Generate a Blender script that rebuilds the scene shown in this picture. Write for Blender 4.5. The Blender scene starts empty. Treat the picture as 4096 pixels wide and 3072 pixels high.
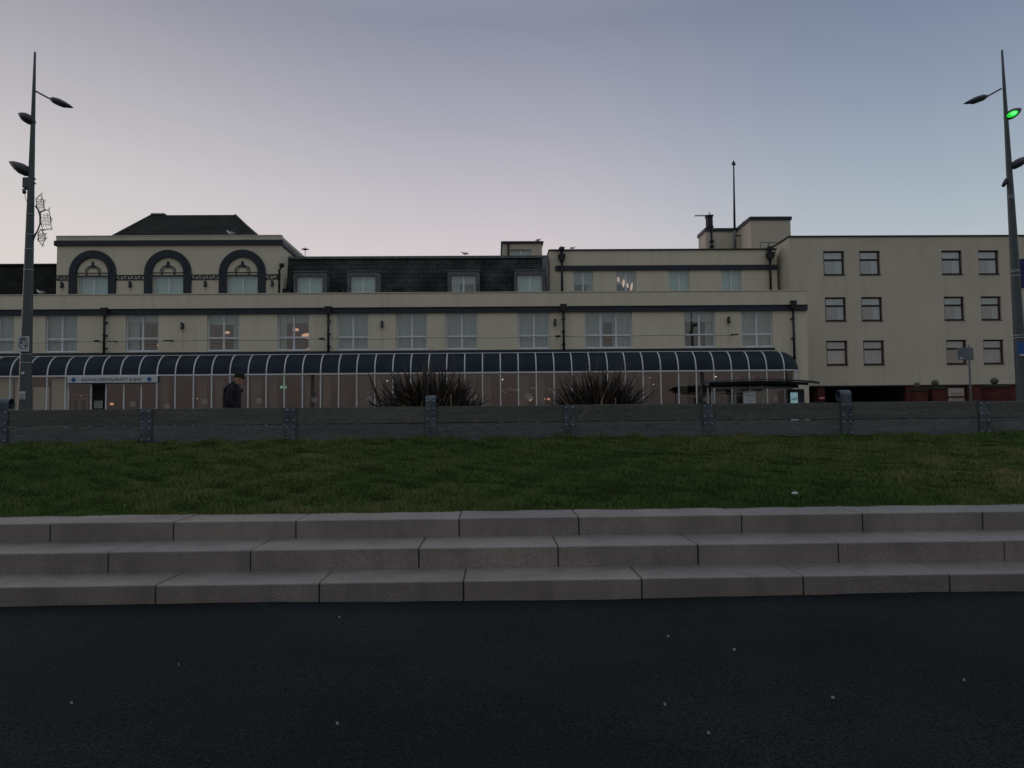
import bpy, bmesh, math, random
import numpy as np
from mathutils import Vector, Matrix
random.seed(7); rng = np.random.default_rng(7)
S = bpy.context.scene
COL = S.collection
PI = math.pi
# ------------------------------------------------------------------ camera
F = 3094.0; CX = 2048.0; CY = 1536.0
YAW = math.radians(1.30); PITCH = math.radians(3.07); ROLL = 0.0098
CAM = Vector((0, 0, 1.6))
f0 = Vector((math.sin(YAW)*math.cos(PITCH), math.cos(YAW)*math.cos(PITCH), math.sin(PITCH)))
r0 = Vector((math.cos(YAW), -math.sin(YAW), 0)); u0 = r0.cross(f0)
rt = r0*math.cos(ROLL) - u0*math.sin(ROLL)
up = u0*math.cos(ROLL) + r0*math.sin(ROLL)
cam_d = bpy.data.cameras.new('camera'); cam = bpy.data.objects.new('camera', cam_d); COL.objects.link(cam)
cam.matrix_world = Matrix((( rt.x, up.x, -f0.x, CAM.x), (rt.y, up.y, -f0.y, CAM.y), (rt.z, up.z, -f0.z, CAM.z), (0, 0, 0, 1)))
cam_d.sensor_width = 36; cam_d.lens = F/4096*36; cam_d.clip_end = 2000; cam_d.clip_start = .05
S.camera = cam
def ray(px, py): return f0 + rt*((px-CX)/F) + up*((CY-py)/F)
def at(px, py, Y):
    d = ray(px, py); return CAM + d*(Y/d.y)
def atz(px, py, z):
    d = ray(px, py); return CAM + d*((z-CAM.z)/d.z)
def X(px, py, Y): return at(px, py, Y).x
def Z(px, py, Y): return at(px, py, Y).z
# ------------------------------------------------------------------ materials
def nodes(name):
    m = bpy.data.materials.new(name); m.use_nodes = True
    nt = m.node_tree; b = nt.nodes['Principled BSDF']; return m, nt, b
def mat(name, col, rough=.8, var=.15, scale=3.0, bump=0.0, bscale=60.0, metal=0.0, spec=.4, stretch=(1, 1, 1), col2=None, blotch=.5, fine=0.0, streak=0.0, each=0.0):
    m, nt, b = nodes(name)
    tc = nt.nodes.new('ShaderNodeTexCoord'); mp = nt.nodes.new('ShaderNodeMapping'); mp.inputs['Scale'].default_value = stretch
    nt.links.new(tc.outputs['Object'], mp.inputs['Vector'])
    n = nt.nodes.new('ShaderNodeTexNoise'); n.inputs['Scale'].default_value = scale; n.inputs['Detail'].default_value = 6; n.inputs['Roughness'].default_value = .65
    nt.links.new(mp.outputs[0], n.inputs['Vector'])
    r = nt.nodes.new('ShaderNodeValToRGB')
    c2 = col2 or tuple(c*(1-var) for c in col); c1 = tuple(min(1, c*(1+var)) for c in col)
    if col2: c1 = col
    r.color_ramp.elements[0].position = blotch-.17; r.color_ramp.elements[1].position = blotch+.17
    r.color_ramp.elements[0].color = (*c2, 1); r.color_ramp.elements[1].color = (*c1, 1)
    nt.links.new(n.outputs['Fac'], r.inputs['Fac'])
    out = r.outputs['Color']
    if fine:
        n3 = nt.nodes.new('ShaderNodeTexNoise'); n3.inputs['Scale'].default_value = bscale*1.3; n3.inputs['Detail'].default_value = 2
        nt.links.new(mp.outputs[0], n3.inputs['Vector'])
        mr = nt.nodes.new('ShaderNodeMapRange'); mr.inputs[1].default_value = .3; mr.inputs[2].default_value = .7; mr.inputs[3].default_value = 1-fine; mr.inputs[4].default_value = 1+fine
        nt.links.new(n3.outputs['Fac'], mr.inputs[0])
        vm = nt.nodes.new('ShaderNodeVectorMath'); vm.operation = 'SCALE'
        nt.links.new(out, vm.inputs[0]); nt.links.new(mr.outputs[0], vm.inputs['Scale']); out = vm.outputs[0]
    if each:
        oi = nt.nodes.new('ShaderNodeObjectInfo'); mr5 = nt.nodes.new('ShaderNodeMapRange'); mr5.inputs[3].default_value = 1-each; mr5.inputs[4].default_value = 1+each
        nt.links.new(oi.outputs['Random'], mr5.inputs[0]); vm5 = nt.nodes.new('ShaderNodeVectorMath'); vm5.operation = 'SCALE'
        nt.links.new(out, vm5.inputs[0]); nt.links.new(mr5.outputs[0], vm5.inputs['Scale']); out = vm5.outputs[0]
    if streak:
        m2 = nt.nodes.new('ShaderNodeMapping'); m2.inputs['Scale'].default_value = (2.2, 2.2, .16); nt.links.new(tc.outputs['Object'], m2.inputs['Vector'])
        n4 = nt.nodes.new('ShaderNodeTexNoise'); n4.inputs['Scale'].default_value = 1.6; n4.inputs['Detail'].default_value = 5; nt.links.new(m2.outputs[0], n4.inputs['Vector'])
        mr2 = nt.nodes.new('ShaderNodeMapRange'); mr2.inputs[1].default_value = .52; mr2.inputs[2].default_value = .72; mr2.inputs[3].default_value = 1; mr2.inputs[4].default_value = 1-streak*1.6
        nt.links.new(n4.outputs['Fac'], mr2.inputs[0]); vm2 = nt.nodes.new('ShaderNodeVectorMath'); vm2.operation = 'SCALE'
        nt.links.new(out, vm2.inputs[0]); nt.links.new(mr2.outputs[0], vm2.inputs['Scale']); out = vm2.outputs[0]
    nt.links.new(out, b.inputs['Base Color'])
    b.inputs['Roughness'].default_value = rough; b.inputs['Metallic'].default_value = metal; b.inputs['Specular IOR Level'].default_value = spec
    if bump:
        n2 = nt.nodes.new('ShaderNodeTexNoise'); n2.inputs['Scale'].default_value = bscale; n2.inputs['Detail'].default_value = 4
        nt.links.new(mp.outputs[0], n2.inputs['Vector'])
        bp = nt.nodes.new('ShaderNodeBump'); bp.inputs['Strength'].default_value = bump; bp.inputs['Distance'].default_value = .01
        nt.links.new(n2.outputs['Fac'], bp.inputs['Height']); nt.links.new(bp.outputs[0], b.inputs['Normal'])
    return m
def brickmat(name, c1, c2, mortar, w, h, msize=.01, bump=.4, rough=.75, off=.5):
    m, nt, b = nodes(name)
    tc = nt.nodes.new('ShaderNodeTexCoord'); sx = nt.nodes.new('ShaderNodeSeparateXYZ'); nt.links.new(tc.outputs['Object'], sx.inputs[0])
    ad = nt.nodes.new('ShaderNodeMath'); ad.operation = 'ADD'; nt.links.new(sx.outputs[0], ad.inputs[0]); nt.links.new(sx.outputs[1], ad.inputs[1])
    cx = nt.nodes.new('ShaderNodeCombineXYZ'); nt.links.new(sx.outputs[0], cx.inputs[0]); nt.links.new(sx.outputs[2], cx.inputs[1])
    br = nt.nodes.new('ShaderNodeTexBrick'); br.inputs['Scale'].default_value = 1; br.inputs['Brick Width'].default_value = w; br.inputs['Row Height'].default_value = h
    br.inputs['Mortar Size'].default_value = msize; br.inputs['Color1'].default_value = (*c1, 1); br.inputs['Color2'].default_value = (*c2, 1); br.inputs['Mortar'].default_value = (*mortar, 1); br.offset = off
    nt.links.new(cx.outputs[0], br.inputs['Vector'])
    n = nt.nodes.new('ShaderNodeTexNoise'); n.inputs['Scale'].default_value = 1.3; n.inputs['Detail'].default_value = 7
    nt.links.new(tc.outputs['Object'], n.inputs['Vector'])
    mr = nt.nodes.new('ShaderNodeMapRange'); mr.inputs[1].default_value = .3; mr.inputs[2].default_value = .7; mr.inputs[3].default_value = .55; mr.inputs[4].default_value = 1.4
    nt.links.new(n.outputs['Fac'], mr.inputs[0])
    vm = nt.nodes.new('ShaderNodeVectorMath'); vm.operation = 'SCALE'; nt.links.new(br.outputs['Color'], vm.inputs[0]); nt.links.new(mr.outputs[0], vm.inputs['Scale'])
    nt.links.new(vm.outputs[0], b.inputs['Base Color']); b.inputs['Roughness'].default_value = rough; b.inputs['Specular IOR Level'].default_value = .08
    bp = nt.nodes.new('ShaderNodeBump'); bp.inputs['Strength'].default_value = bump; bp.inputs['Distance'].default_value = .02; bp.invert = True
    nt.links.new(br.outputs['Fac'], bp.inputs['Height']); nt.links.new(bp.outputs[0], b.inputs['Normal'])
    return m
def glass(name, refl=.12, tint=(.8, .85, .85), rough=.02):
    m = bpy.data.materials.new(name); m.use_nodes = True; nt = m.node_tree; nt.nodes.clear()
    o = nt.nodes.new('ShaderNodeOutputMaterial'); mx = nt.nodes.new('ShaderNodeMixShader'); t = nt.nodes.new('ShaderNodeBsdfTransparent'); g = nt.nodes.new('ShaderNodeBsdfGlossy')
    lw = nt.nodes.new('ShaderNodeLayerWeight'); lw.inputs['Blend'].default_value = .35
    mr = nt.nodes.new('ShaderNodeMapRange'); mr.inputs[3].default_value = refl; mr.inputs[4].default_value = .8
    nt.links.new(lw.outputs['Facing'], mr.inputs[0]); mr.inputs[1].default_value = .2
    t.inputs[0].default_value = (*tint, 1); g.inputs['Roughness'].default_value = rough; g.inputs['Color'].default_value = (.95, .95, .95, 1)
    n = nt.nodes.new('ShaderNodeTexNoise'); n.inputs['Scale'].default_value = .7; tc = nt.nodes.new('ShaderNodeTexCoord'); nt.links.new(tc.outputs['Object'], n.inputs['Vector'])
    bp = nt.nodes.new('ShaderNodeBump'); bp.inputs['Strength'].default_value = .05; bp.inputs['Distance'].default_value = .02
    nt.links.new(n.outputs['Fac'], bp.inputs['Height']); nt.links.new(bp.outputs[0], g.inputs['Normal'])
    nt.links.new(mr.outputs[0], mx.inputs[0]); nt.links.new(t.outputs[0], mx.inputs[1]); nt.links.new(g.outputs[0], mx.inputs[2]); nt.links.new(mx.outputs[0], o.inputs[0])
    return m
def emit(name, col, s):
    m, nt, b = nodes(name); b.inputs['Base Color'].default_value = (*[c*.5 for c in col], 1)
    b.inputs['Emission Color'].default_value = (*col, 1); b.inputs['Emission Strength'].default_value = s; return m
M = {}
M['render'] = mat('cream_render', (.68, .63, .50), .92, .05, .6, .25, 90, fine=.05, streak=.07)
M['render2'] = mat('wing_render', (.58, .53, .435), .95, .07, .45, .4, 70, fine=.09, streak=.05)
M['coping'] = mat('coping', (.58, .55, .45), .9, .1, 2, .1)
M['navy'] = mat('navy_paint', (.020, .030, .046), .55, .15, 2, .05)
M['navyroof'] = mat('navy_sheet', (.020, .032, .046), .5, .25, 1.2, .02, 20, spec=.12)
M['black'] = mat('black_iron', (.012, .014, .018), .5, .2)
M['darkcoping'] = mat('dark_coping', (.03, .032, .035), .7, .2)
M['slate'] = brickmat('green_slate', (.052, .062, .061), (.034, .044, .045), (.012, .018, .018), .42, .24, .012)
M['roofslate'] = brickmat('roof_slate', (.022, .028, .02), (.016, .018, .017), (.008, .009, .009), .3, .18, .01)
M['brick'] = brickmat('red_brick', (.125, .034, .029), (.085, .026, .024), (.06, .03, .028), .225, .075, .012)
M['lead'] = mat('lead_grey', (.13, .14, .14), .7, .3, 6, .05, stretch=(1, 1, .3))
M['white'] = mat('white_frame', (.70, .74, .80), .45, .08, 3)
M['alu'] = mat('white_aluminium', (.66, .69, .71), .4, .12, 4)
M['brown'] = mat('brown_frame', (.035, .016, .018), .5, .2)
M['glass'] = glass('window_glass', .11, (.93, .97, .97))
M['vglass'] = glass('veranda_glass', .10, (.86, .85, .84), .03)
M['wglass'] = glass('wing_glass', .2, (.9, .96, 1.0))
M['dglass'] = glass('shelter_glass', .05, (.85, .9, .88))
M['net'] = mat('net_curtain', (.58, .67, .67), .9, .06, 5)
def translucent(m, k, col):
    nt = m.node_tree; b = nt.nodes['Principled BSDF']; o = nt.nodes['Material Output']; t = nt.nodes.new('ShaderNodeBsdfTranslucent'); t.inputs[0].default_value = (*col, 1)
    mx = nt.nodes.new('ShaderNodeMixShader'); mx.inputs[0].default_value = k; nt.links.new(b.outputs[0], mx.inputs[1]); nt.links.new(t.outputs[0], mx.inputs[2]); nt.links.new(mx.outputs[0], o.inputs[0])
translucent(M['net'], .3, (.8, .8, .78))
M['curtain'] = mat('drape', (.50, .52, .50), .9, .08, 5)
M['blind'] = mat('blind', (.56, .74, .72), .8, .04, 1)
M['sageblind'] = mat('sage_blind', (.72, .76, .62), .8, .04, 1)
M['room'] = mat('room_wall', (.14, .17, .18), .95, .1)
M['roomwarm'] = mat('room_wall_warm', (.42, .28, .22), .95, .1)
M['pinkwall'] = mat('restaurant_wall', (.145, .120, .112), .95, .45, .55)
M['granite'] = mat('granite', (.178, .155, .140), .45, .24, 1.3, .5, 75, fine=.38, spec=1.0, each=.10, streak=.16)
M['sheer'] = mat('sheer', (.22, .21, .20), .9, .2, 2)
M['joint'] = mat('joint_filler', (.03, .03, .03), .9, .1)
M['timber'] = mat('weathered_timber', (.122, .134, .138), .85, .18, 2.2, .25, 14, stretch=(.35, 1, 4), fine=.3, spec=.15, each=.12)
M['timber2'] = mat('algae_timber', (.118, .124, .118), .85, .20, 2.0, .25, 14, stretch=(.35, 1, 4), fine=.3, spec=.15, each=.12)
M['steel'] = mat('galvanised_plate', (.08, .10, .125), .5, .45, 5, .1, 40, metal=.35)
M['bolt'] = mat('bolt_steel', (.42, .45, .48), .35, .1, metal=.7)
M['asphalt'] = mat('asphalt', (.0112, .0145, .0168), .9, .28, .5, 1.0, 62, fine=1.0, spec=.10)
M['paving'] = mat('paving', (.16, .155, .15), .85, .15, 1.5, .2)
M['road'] = mat('road_asphalt', (.045, .045, .047), .85, .2, .5, .5, 200)
M['soil'] = mat('lawn_soil', (.022, .032, .011), 1.0, .3, 1.4, .8, 30, fine=.4, spec=.0)
M['pole'] = mat('grey_pole', (.065, .085, .095), .45, .12, 2.5, .02)
M['lamp'] = mat('lamp_housing', (.045, .045, .06), .45, .2)
M['signwhite'] = mat('sign_white', (.55, .58, .62), .5, .05)
M['signgrey'] = mat('sign_back', (.13, .16, .18), .6, .12)
M['signblue'] = mat('sign_blue', (.012, .09, .30), .5, .05)
M['deepblue'] = mat('deep_blue', (.01, .015, .12), .5, .05)
M['lettering'] = mat('lettering', (.03, .035, .05), .6, .05)
M['red'] = mat('sign_red', (.35, .02, .03), .5, .05)
M['paper'] = mat('paper', (.42, .47, .46), .8, .06, 30)
M['jacket'] = mat('jacket', (.010, .010, .014), .85, .3, 9, .2, 60)
M['trouser'] = mat('trouser', (.02, .021, .028), .9, .2)
M['hat'] = mat('knit_hat', (.012, .015, .016), .95, .2, 30, .6, 160)
M['skin'] = mat('skin', (.42, .22, .16), .6, .1, 8)
M['leaf'] = mat('bronze_leaf', (.045, .036, .029), .36, .5, 3.5, spec=.5)
M['dead'] = mat('dead_leaf', (.26, .20, .13), .8, .3, 6)
M['stalk'] = mat('flower_stalk', (.10, .08, .07), .8, .3, 6)
M['gull'] = mat('gull_white', (.75, .75, .75), .8, .1)
M['gullgrey'] = mat('gull_grey', (.30, .31, .34), .8, .1)
M['crow'] = mat('dark_feather', (.02, .02, .022), .7, .1)
M['moss'] = mat('mossy_stone', (.10, .105, .065), .95, .35, 8, .8, 30)
M['mosscap'] = mat('mossy_cap', (.035, .04, .03), .95, .3, 8, .5, 30)
M['pebble'] = mat('shell_white', (.34, .33, .31), .7, .1)
M['green'] = emit('green_light', (.02, .8, .05), .8)
M['greencore'] = emit('green_core', (.10, 1, .16), 1.7)
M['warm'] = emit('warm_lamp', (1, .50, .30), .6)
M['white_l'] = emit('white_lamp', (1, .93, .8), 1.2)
M['petal'] = emit('petal_glow', (1, .66, .50), .55)
M['poster'] = emit('poster_light', (.42, .68, .75), .28)
M['exit'] = emit('exit_green', (.25, .75, .4), .5)
M['metalw'] = mat('shelter_metal', (.035, .045, .048), .45, .2)
# ------------------------------------------------------------------ mesh builder
ORG = {}
class MB:
    def __init__(s): s.v = []; s.f = []
    def add(s, vs, fs):
        n = len(s.v); s.v += [tuple(v) for v in vs]; s.f += [tuple(i+n for i in f) for f in fs]; return s
    def box(s, x0, x1, y0, y1, z0, z1):
        if x0 > x1: x0, x1 = x1, x0
        if y0 > y1: y0, y1 = y1, y0
        if z0 > z1: z0, z1 = z1, z0
        return s.add([(x0,y0,z0),(x1,y0,z0),(x1,y1,z0),(x0,y1,z0),(x0,y0,z1),(x1,y0,z1),(x1,y1,z1),(x0,y1,z1)],
              [(0,3,2,1),(4,5,6,7),(0,1,5,4),(1,2,6,5),(2,3,7,6),(3,0,4,7)])
    def quad(s, a, b, c, d): return s.add([a, b, c, d], [(0,1,2,3)])
    def prism(s, pts, y0, y1):           # convex or simple polygon in xz, extruded along y
        n = len(pts)
        vs = [(x, y0, z) for x, z in pts] + [(x, y1, z) for x, z in pts]
        fs = [tuple(range(n)), tuple(range(2*n-1, n-1, -1))] + [(i, (i+1) % n, (i+1) % n+n, i+n) for i in range(n)]
        return s.add(vs, fs)
    def strip(s, outer, inner, y0, y1):   # closed band between two polylines (x,z), extruded in y
        n = len(outer)
        vs = [(x, y0, z) for x, z in outer]+[(x, y0, z) for x, z in inner]+[(x, y1, z) for x, z in outer]+[(x, y1, z) for x, z in inner]
        fs = []
        for i in range(n-1):
            fs += [(i, i+1, n+i+1, n+i), (2*n+i, 3*n+i, 3*n+i+1, 2*n+i+1), (i, 2*n+i, 2*n+i+1, i+1), (n+i, n+i+1, 3*n+i+1, 3*n+i)]
        fs += [(0, n, 3*n, 2*n), (n-1, 3*n-1, 4*n-1, 2*n-1)]
        return s.add(vs, fs)
    def tube(s, pts, r, n=8, sy=1.0, closed=False):
        pts = [Vector(p) for p in pts]
        k = len(pts)
        if not hasattr(r, '__len__'): r = [r]*k
        prev = None; vs = []
        for i, p in enumerate(pts):
            t = (pts[min(i+1, k-1)]-pts[max(i-1, 0)])
            if t.length < 1e-9: t = Vector((0, 0, 1))
            t.normalize()
            a = Vector((0, 1, 0)) if abs(t.y) < .9 else Vector((1, 0, 0))
            a = (a - t*a.dot(t)).normalized(); b = t.cross(a)
            for j in range(n):
                w = 2*PI*j/n; vs.append(p + (a*math.cos(w)*sy + b*math.sin(w))*r[i])
        fs = [(i*n+j, i*n+(j+1) % n, (i+1)*n+(j+1) % n, (i+1)*n+j) for i in range(k-1) for j in range(n)]
        fs += [tuple(range(n-1, -1, -1)), tuple((k-1)*n+j for j in range(n))]
        return s.add(vs, fs)
    def ell(s, c, r, nu=16, nv=10, rot=None):
        c = Vector(c); vs = []; fs = []
        for i in range(1, nv):
            th = PI*i/nv
            for j in range(nu):
                ph = 2*PI*j/nu
                v = Vector((r[0]*math.sin(th)*math.cos(ph), r[1]*math.sin(th)*math.sin(ph), r[2]*math.cos(th)))
                vs.append(v)
        vs += [Vector((0, 0, r[2])), Vector((0, 0, -r[2]))]
        if rot: vs = [rot @ v for v in vs]
        vs = [v+c for v in vs]
        for i in range(nv-2):
            for j in range(nu): fs.append((i*nu+j, (i+1)*nu+j, (i+1)*nu+(j+1) % nu, i*nu+(j+1) % nu))
        t = len(vs)-2; b = t+1
        for j in range(nu): fs += [(t, j, (j+1) % nu), (b, (nv-2)*nu+(j+1) % nu, (nv-2)*nu+j)]
        return s.add(vs, fs)
    def build(s, name, m, parent=None, smooth=False, bevel=0, recalc=True):
        org = ORG.get(parent.name, Vector((0, 0, 0))) if parent else Vector((0, 0, 0))
        if not parent:
            a = np.array(s.v); org = Vector(((a[:, 0].min()+a[:, 0].max())/2, (a[:, 1].min()+a[:, 1].max())/2, a[:, 2].min()))
        me = bpy.data.meshes.new(name)
        me.from_pydata([(v[0]-org.x, v[1]-org.y, v[2]-org.z) for v in s.v], [], s.f)
        if recalc:
            bm = bmesh.new(); bm.from_mesh(me); bmesh.ops.recalc_face_normals(bm, faces=bm.faces); bm.to_mesh(me); bm.free()
        me.materials.append(m)
        if smooth: me.polygons.foreach_set('use_smooth', [True]*len(me.polygons))
        o = bpy.data.objects.new(name, me); COL.objects.link(o)
        if parent: o.parent = parent
        else: o.location = org
        ORG[o.name] = org
        if bevel:
            b = o.modifiers.new('bevel', 'BEVEL'); b.width = bevel; b.segments = 2; b.limit_method = 'ANGLE'
        return o
def tag(o, label=None, cat=None, group=None, kind=None):
    if label: o['label'] = label
    if cat: o['category'] = cat
    if group: o['group'] = group
    if kind: o['kind'] = kind
    return o
def thing(name, label, cat, loc, group=None):
    o = bpy.data.objects.new(name, None); COL.objects.link(o); o.location = loc; o.empty_display_size = .2
    ORG[o.name] = Vector(loc); return tag(o, label, cat, group)
def structure(o): o['kind'] = 'structure'; return o
def text_mesh(txt, name, m, parent, x0, x1, zc, y, height=None, thick=.006, slant=0.0, bold=0.0):
    cu = bpy.data.curves.new('t', 'FONT'); cu.body = txt; cu.size = 1; cu.offset = bold
    to = bpy.data.objects.new('t', cu); COL.objects.link(to)
    dg = bpy.context.evaluated_depsgraph_get(); dg.update()
    me = bpy.data.meshes.new_from_object(to.evaluated_get(dg)); bpy.data.objects.remove(to)
    a = np.array([v.co[:] for v in me.vertices]); mn = a.min(0); mx = a.max(0)
    sx = (x1-x0)/(mx[0]-mn[0]); sz = height/(mx[1]-mn[1]) if height else sx
    mb = MB(); n = len(a)
    def tr(v, yy):
        u = (v[0]-mn[0])*sx; return (x0+u, yy, zc+(v[1]-(mn[1]+mx[1])/2)*sz+slant*u)
    mb.v = [tr(v, y) for v in a]
    mb.f = [tuple(p.vertices) for p in me.polygons]
    bpy.data.meshes.remove(me)
    return mb.build(name, m, parent, recalc=False)
def wallholes(mb, x0, x1, z0, z1, Y, th, holes):
    xs = sorted(set([x0, x1]+[h[0] for h in holes]+[h[1] for h in holes])); xs = [x for x in xs if x0 <= x <= x1]
    zs = sorted(set([z0, z1]+[h[2] for h in holes]+[h[3] for h in holes])); zs = [z for z in zs if z0 <= z <= z1]
    def solid(i, j):
        if i < 0 or j < 0 or i >= len(xs)-1 or j >= len(zs)-1: return False
        cx = (xs[i]+xs[i+1])/2; cz = (zs[j]+zs[j+1])/2
        return not any(h[0] < cx < h[1] and h[2] < cz < h[3] for h in holes)
    for i in range(len(xs)-1):
        for j in range(len(zs)-1):
            if not solid(i, j): continue
            a, b, c, d = xs[i], xs[i+1], zs[j], zs[j+1]
            mb.quad((a, Y, c), (b, Y, c), (b, Y, d), (a, Y, d)); mb.quad((a, Y+th, c), (a, Y+th, d), (b, Y+th, d), (b, Y+th, c))
            if not solid(i-1, j): mb.quad((a, Y, c), (a, Y, d), (a, Y+th, d), (a, Y+th, c))
            if not solid(i+1, j): mb.quad((b, Y, c), (b, Y+th, c), (b, Y+th, d), (b, Y, d))
            if not solid(i, j-1): mb.quad((a, Y, c), (a, Y+th, c), (b, Y+th, c), (b, Y, c))
            if not solid(i, j+1): mb.quad((a, Y, d), (b, Y, d), (b, Y+th, d), (a, Y+th, d))
    return mb
def wavy(mb, x0, x1, z0, z1, y, amp=.016, wl=.13):
    n = max(4, int((x1-x0)/.025)); ph = random.random()*6
    vs = []
    for i in range(n+1):
        x = x0+(x1-x0)*i/n; yy = y+amp*math.sin(2*PI*x/wl+ph)+.4*amp*math.sin(2*PI*x/(wl*2.7)+ph)
        vs += [(x, yy, z0), (x, yy+.006, z1)]
    mb.add(vs, [(2*i, 2*i+2, 2*i+3, 2*i+1) for i in range(n)])
def window(parent, x0, x1, z0, z1, Y, frame='white', lights=2, transom=None, dress='net', fw=.05, warm=False, sill=True, deep=.10, back=None):
    """frame mesh with pane, curtain sub-parts; room pocket behind."""
    y0, y1 = Y+deep, Y+deep+.06
    f = MB()
    f.box(x0, x0+fw, y0, y1, z0, z1).box(x1-fw, x1, y0, y1, z0, z1).box(x0+fw, x1-fw, y0, y1, z1-fw, z1).box(x0+fw, x1-fw, y0, y1, z0, z0+fw)
    xm = [x0+(x1-x0)*k/lights for k in range(1, lights)]
    segs = [x0+fw]; 
    for x in xm: segs += [x-fw*.8, x+fw*.8]
    segs.append(x1-fw)
    for x in xm: f.box(x-fw*.8, x+fw*.8, y0-.004, y1, z0+fw, z1-fw)
    if transom:
        zt = z0+(z1-z0)*transom
        for k in range(0, len(segs), 2): f.box(segs[k], segs[k+1], y0-.002, y1, zt-fw*.7, zt+fw*.7)
    if sill: f.box(x0-.02, x1+.02, Y-.035, y0-.006, z0-.03, z0-.004)
    # inner opening casement
    w = f.build('window', M[frame], parent, bevel=0)
    p = MB()
    for k in range(0, len(segs), 2): p.box(segs[k], segs[k+1], y0+.025, y0+.033, z0+fw, z1-fw)
    p.build('pane', M['wglass' if frame == 'brown' else 'glass'], w)
    c = MB(); W = x1-x0; H = z1-z0; yc = y1+.12
    if dress == 'net': wavy(c, x0+.01, x1-.01, z0+.01, z1-.01, yc)
    elif dress == 'half': wavy(c, x0+.01, x0+W*.34, z0+.01, z1-.01, yc); c.box(x0+.01, x1-.01, yc-.05, yc-.046, z1-H*.18, z1-.01)
    elif dress == 'right': wavy(c, x1-W*.32, x1-.01, z0+.01, z1-.01, yc, .02, .08); wavy(c, x0+.01, x0+W*.12, z0+.01, z1-.01, yc, .02, .08)
    elif dress == 'blind': c.box(x0+.01, x1-.01, yc, yc+.004, z0+H*.02, z1-.01)
    elif dress == 'top': c.box(x0+.01, x1-.01, yc, yc+.004, z0+H*.74, z1-.01); wavy(c, x1-W*.26, x1-.01, z0+.01, z1-.01, yc+.06)
    elif dress == 'side': 
        wavy(c, x0+.01, x0+W*.24, z0+.01, z1-.01, yc); c.box(x0+.01, x1-.01, yc+.06, yc+.064, z1-H*.22, z1-.01)
    elif dress == 'gap': 
        wavy(c, x0+.01, x0+W*.40, z0+.01, z1-.01, yc); wavy(c, x0+W*.6, x1-.01, z0+.01, z1-.01, yc); c.box(x0+W*.4, x0+W*.6, yc+.06, yc+.064, z1-H*.25, z1-.01)
    if c.v: c.build('blind' if dress == 'blind' else 'curtain', M['blind' if dress in ('blind', 'right') and dress == 'blind' else 'net'], w, recalc=False)
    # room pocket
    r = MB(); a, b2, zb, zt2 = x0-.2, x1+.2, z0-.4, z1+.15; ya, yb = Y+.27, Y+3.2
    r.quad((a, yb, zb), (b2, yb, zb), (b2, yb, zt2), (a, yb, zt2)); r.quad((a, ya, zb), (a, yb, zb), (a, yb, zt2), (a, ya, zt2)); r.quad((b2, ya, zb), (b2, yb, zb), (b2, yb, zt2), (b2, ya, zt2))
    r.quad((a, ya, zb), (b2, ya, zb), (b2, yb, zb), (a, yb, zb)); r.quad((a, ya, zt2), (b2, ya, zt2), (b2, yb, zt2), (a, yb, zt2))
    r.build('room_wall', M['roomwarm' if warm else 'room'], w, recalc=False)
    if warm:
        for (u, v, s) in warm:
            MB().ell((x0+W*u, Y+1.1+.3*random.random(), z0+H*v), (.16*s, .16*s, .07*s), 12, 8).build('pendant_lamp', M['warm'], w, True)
    return w
# ------------------------------------------------------------------ world and light
w = bpy.data.worlds.new('World'); S.world = w; w.use_nodes = True; nt = w.node_tree; nt.nodes.clear()
def N(t): return nt.nodes.new(t)
L = nt.links.new
out = N('ShaderNodeOutputWorld'); bg = N('ShaderNodeBackground'); L(bg.outputs[0], out.inputs[0])
tc = N('ShaderNodeTexCoord'); nm = N('ShaderNodeVectorMath'); nm.operation = 'NORMALIZE'; L(tc.outputs['Generated'], nm.inputs[0])
sp = N('ShaderNodeSeparateXYZ'); L(nm.outputs[0], sp.inputs[0])
def sr(r, g, b): 
    f = lambda c: ((c/255+.055)/1.055)**2.4 if c > 10 else c/255/12.92
    return (f(r), f(g), f(b), 1)
def ramp(stops):
    r = N('ShaderNodeValToRGB'); cr = r.color_ramp; cr.interpolation = 'B_SPLINE' if False else 'EASE'
    cr.interpolation = 'LINEAR'
    while len(cr.elements) < len(stops): cr.elements.new(.5)
    for e, (p, c) in zip(cr.elements, stops): e.position = p; e.color = c
    L(sp.outputs[2], r.inputs[0]); return r.outputs[0]
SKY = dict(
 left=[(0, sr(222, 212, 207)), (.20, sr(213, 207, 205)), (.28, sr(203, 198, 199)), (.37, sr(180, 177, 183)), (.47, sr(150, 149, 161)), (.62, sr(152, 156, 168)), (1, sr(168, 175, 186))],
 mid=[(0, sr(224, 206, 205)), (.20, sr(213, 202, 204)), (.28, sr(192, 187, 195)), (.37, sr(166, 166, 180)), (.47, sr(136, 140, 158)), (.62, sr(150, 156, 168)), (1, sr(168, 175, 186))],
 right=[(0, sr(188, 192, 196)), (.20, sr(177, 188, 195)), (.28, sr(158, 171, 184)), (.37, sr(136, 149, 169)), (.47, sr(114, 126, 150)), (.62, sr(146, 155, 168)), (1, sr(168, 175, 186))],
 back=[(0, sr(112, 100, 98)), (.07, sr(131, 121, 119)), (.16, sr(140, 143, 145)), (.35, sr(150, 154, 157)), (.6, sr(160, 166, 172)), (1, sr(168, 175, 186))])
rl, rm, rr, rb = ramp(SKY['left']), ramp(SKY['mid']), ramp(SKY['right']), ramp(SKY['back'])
def mrange(src, a, b):
    m = N('ShaderNodeMapRange'); m.inputs[1].default_value = a; m.inputs[2].default_value = b; m.interpolation_type = 'SMOOTHSTEP'; m.clamp = True; L(src, m.inputs[0]); return m.outputs[0]
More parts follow.
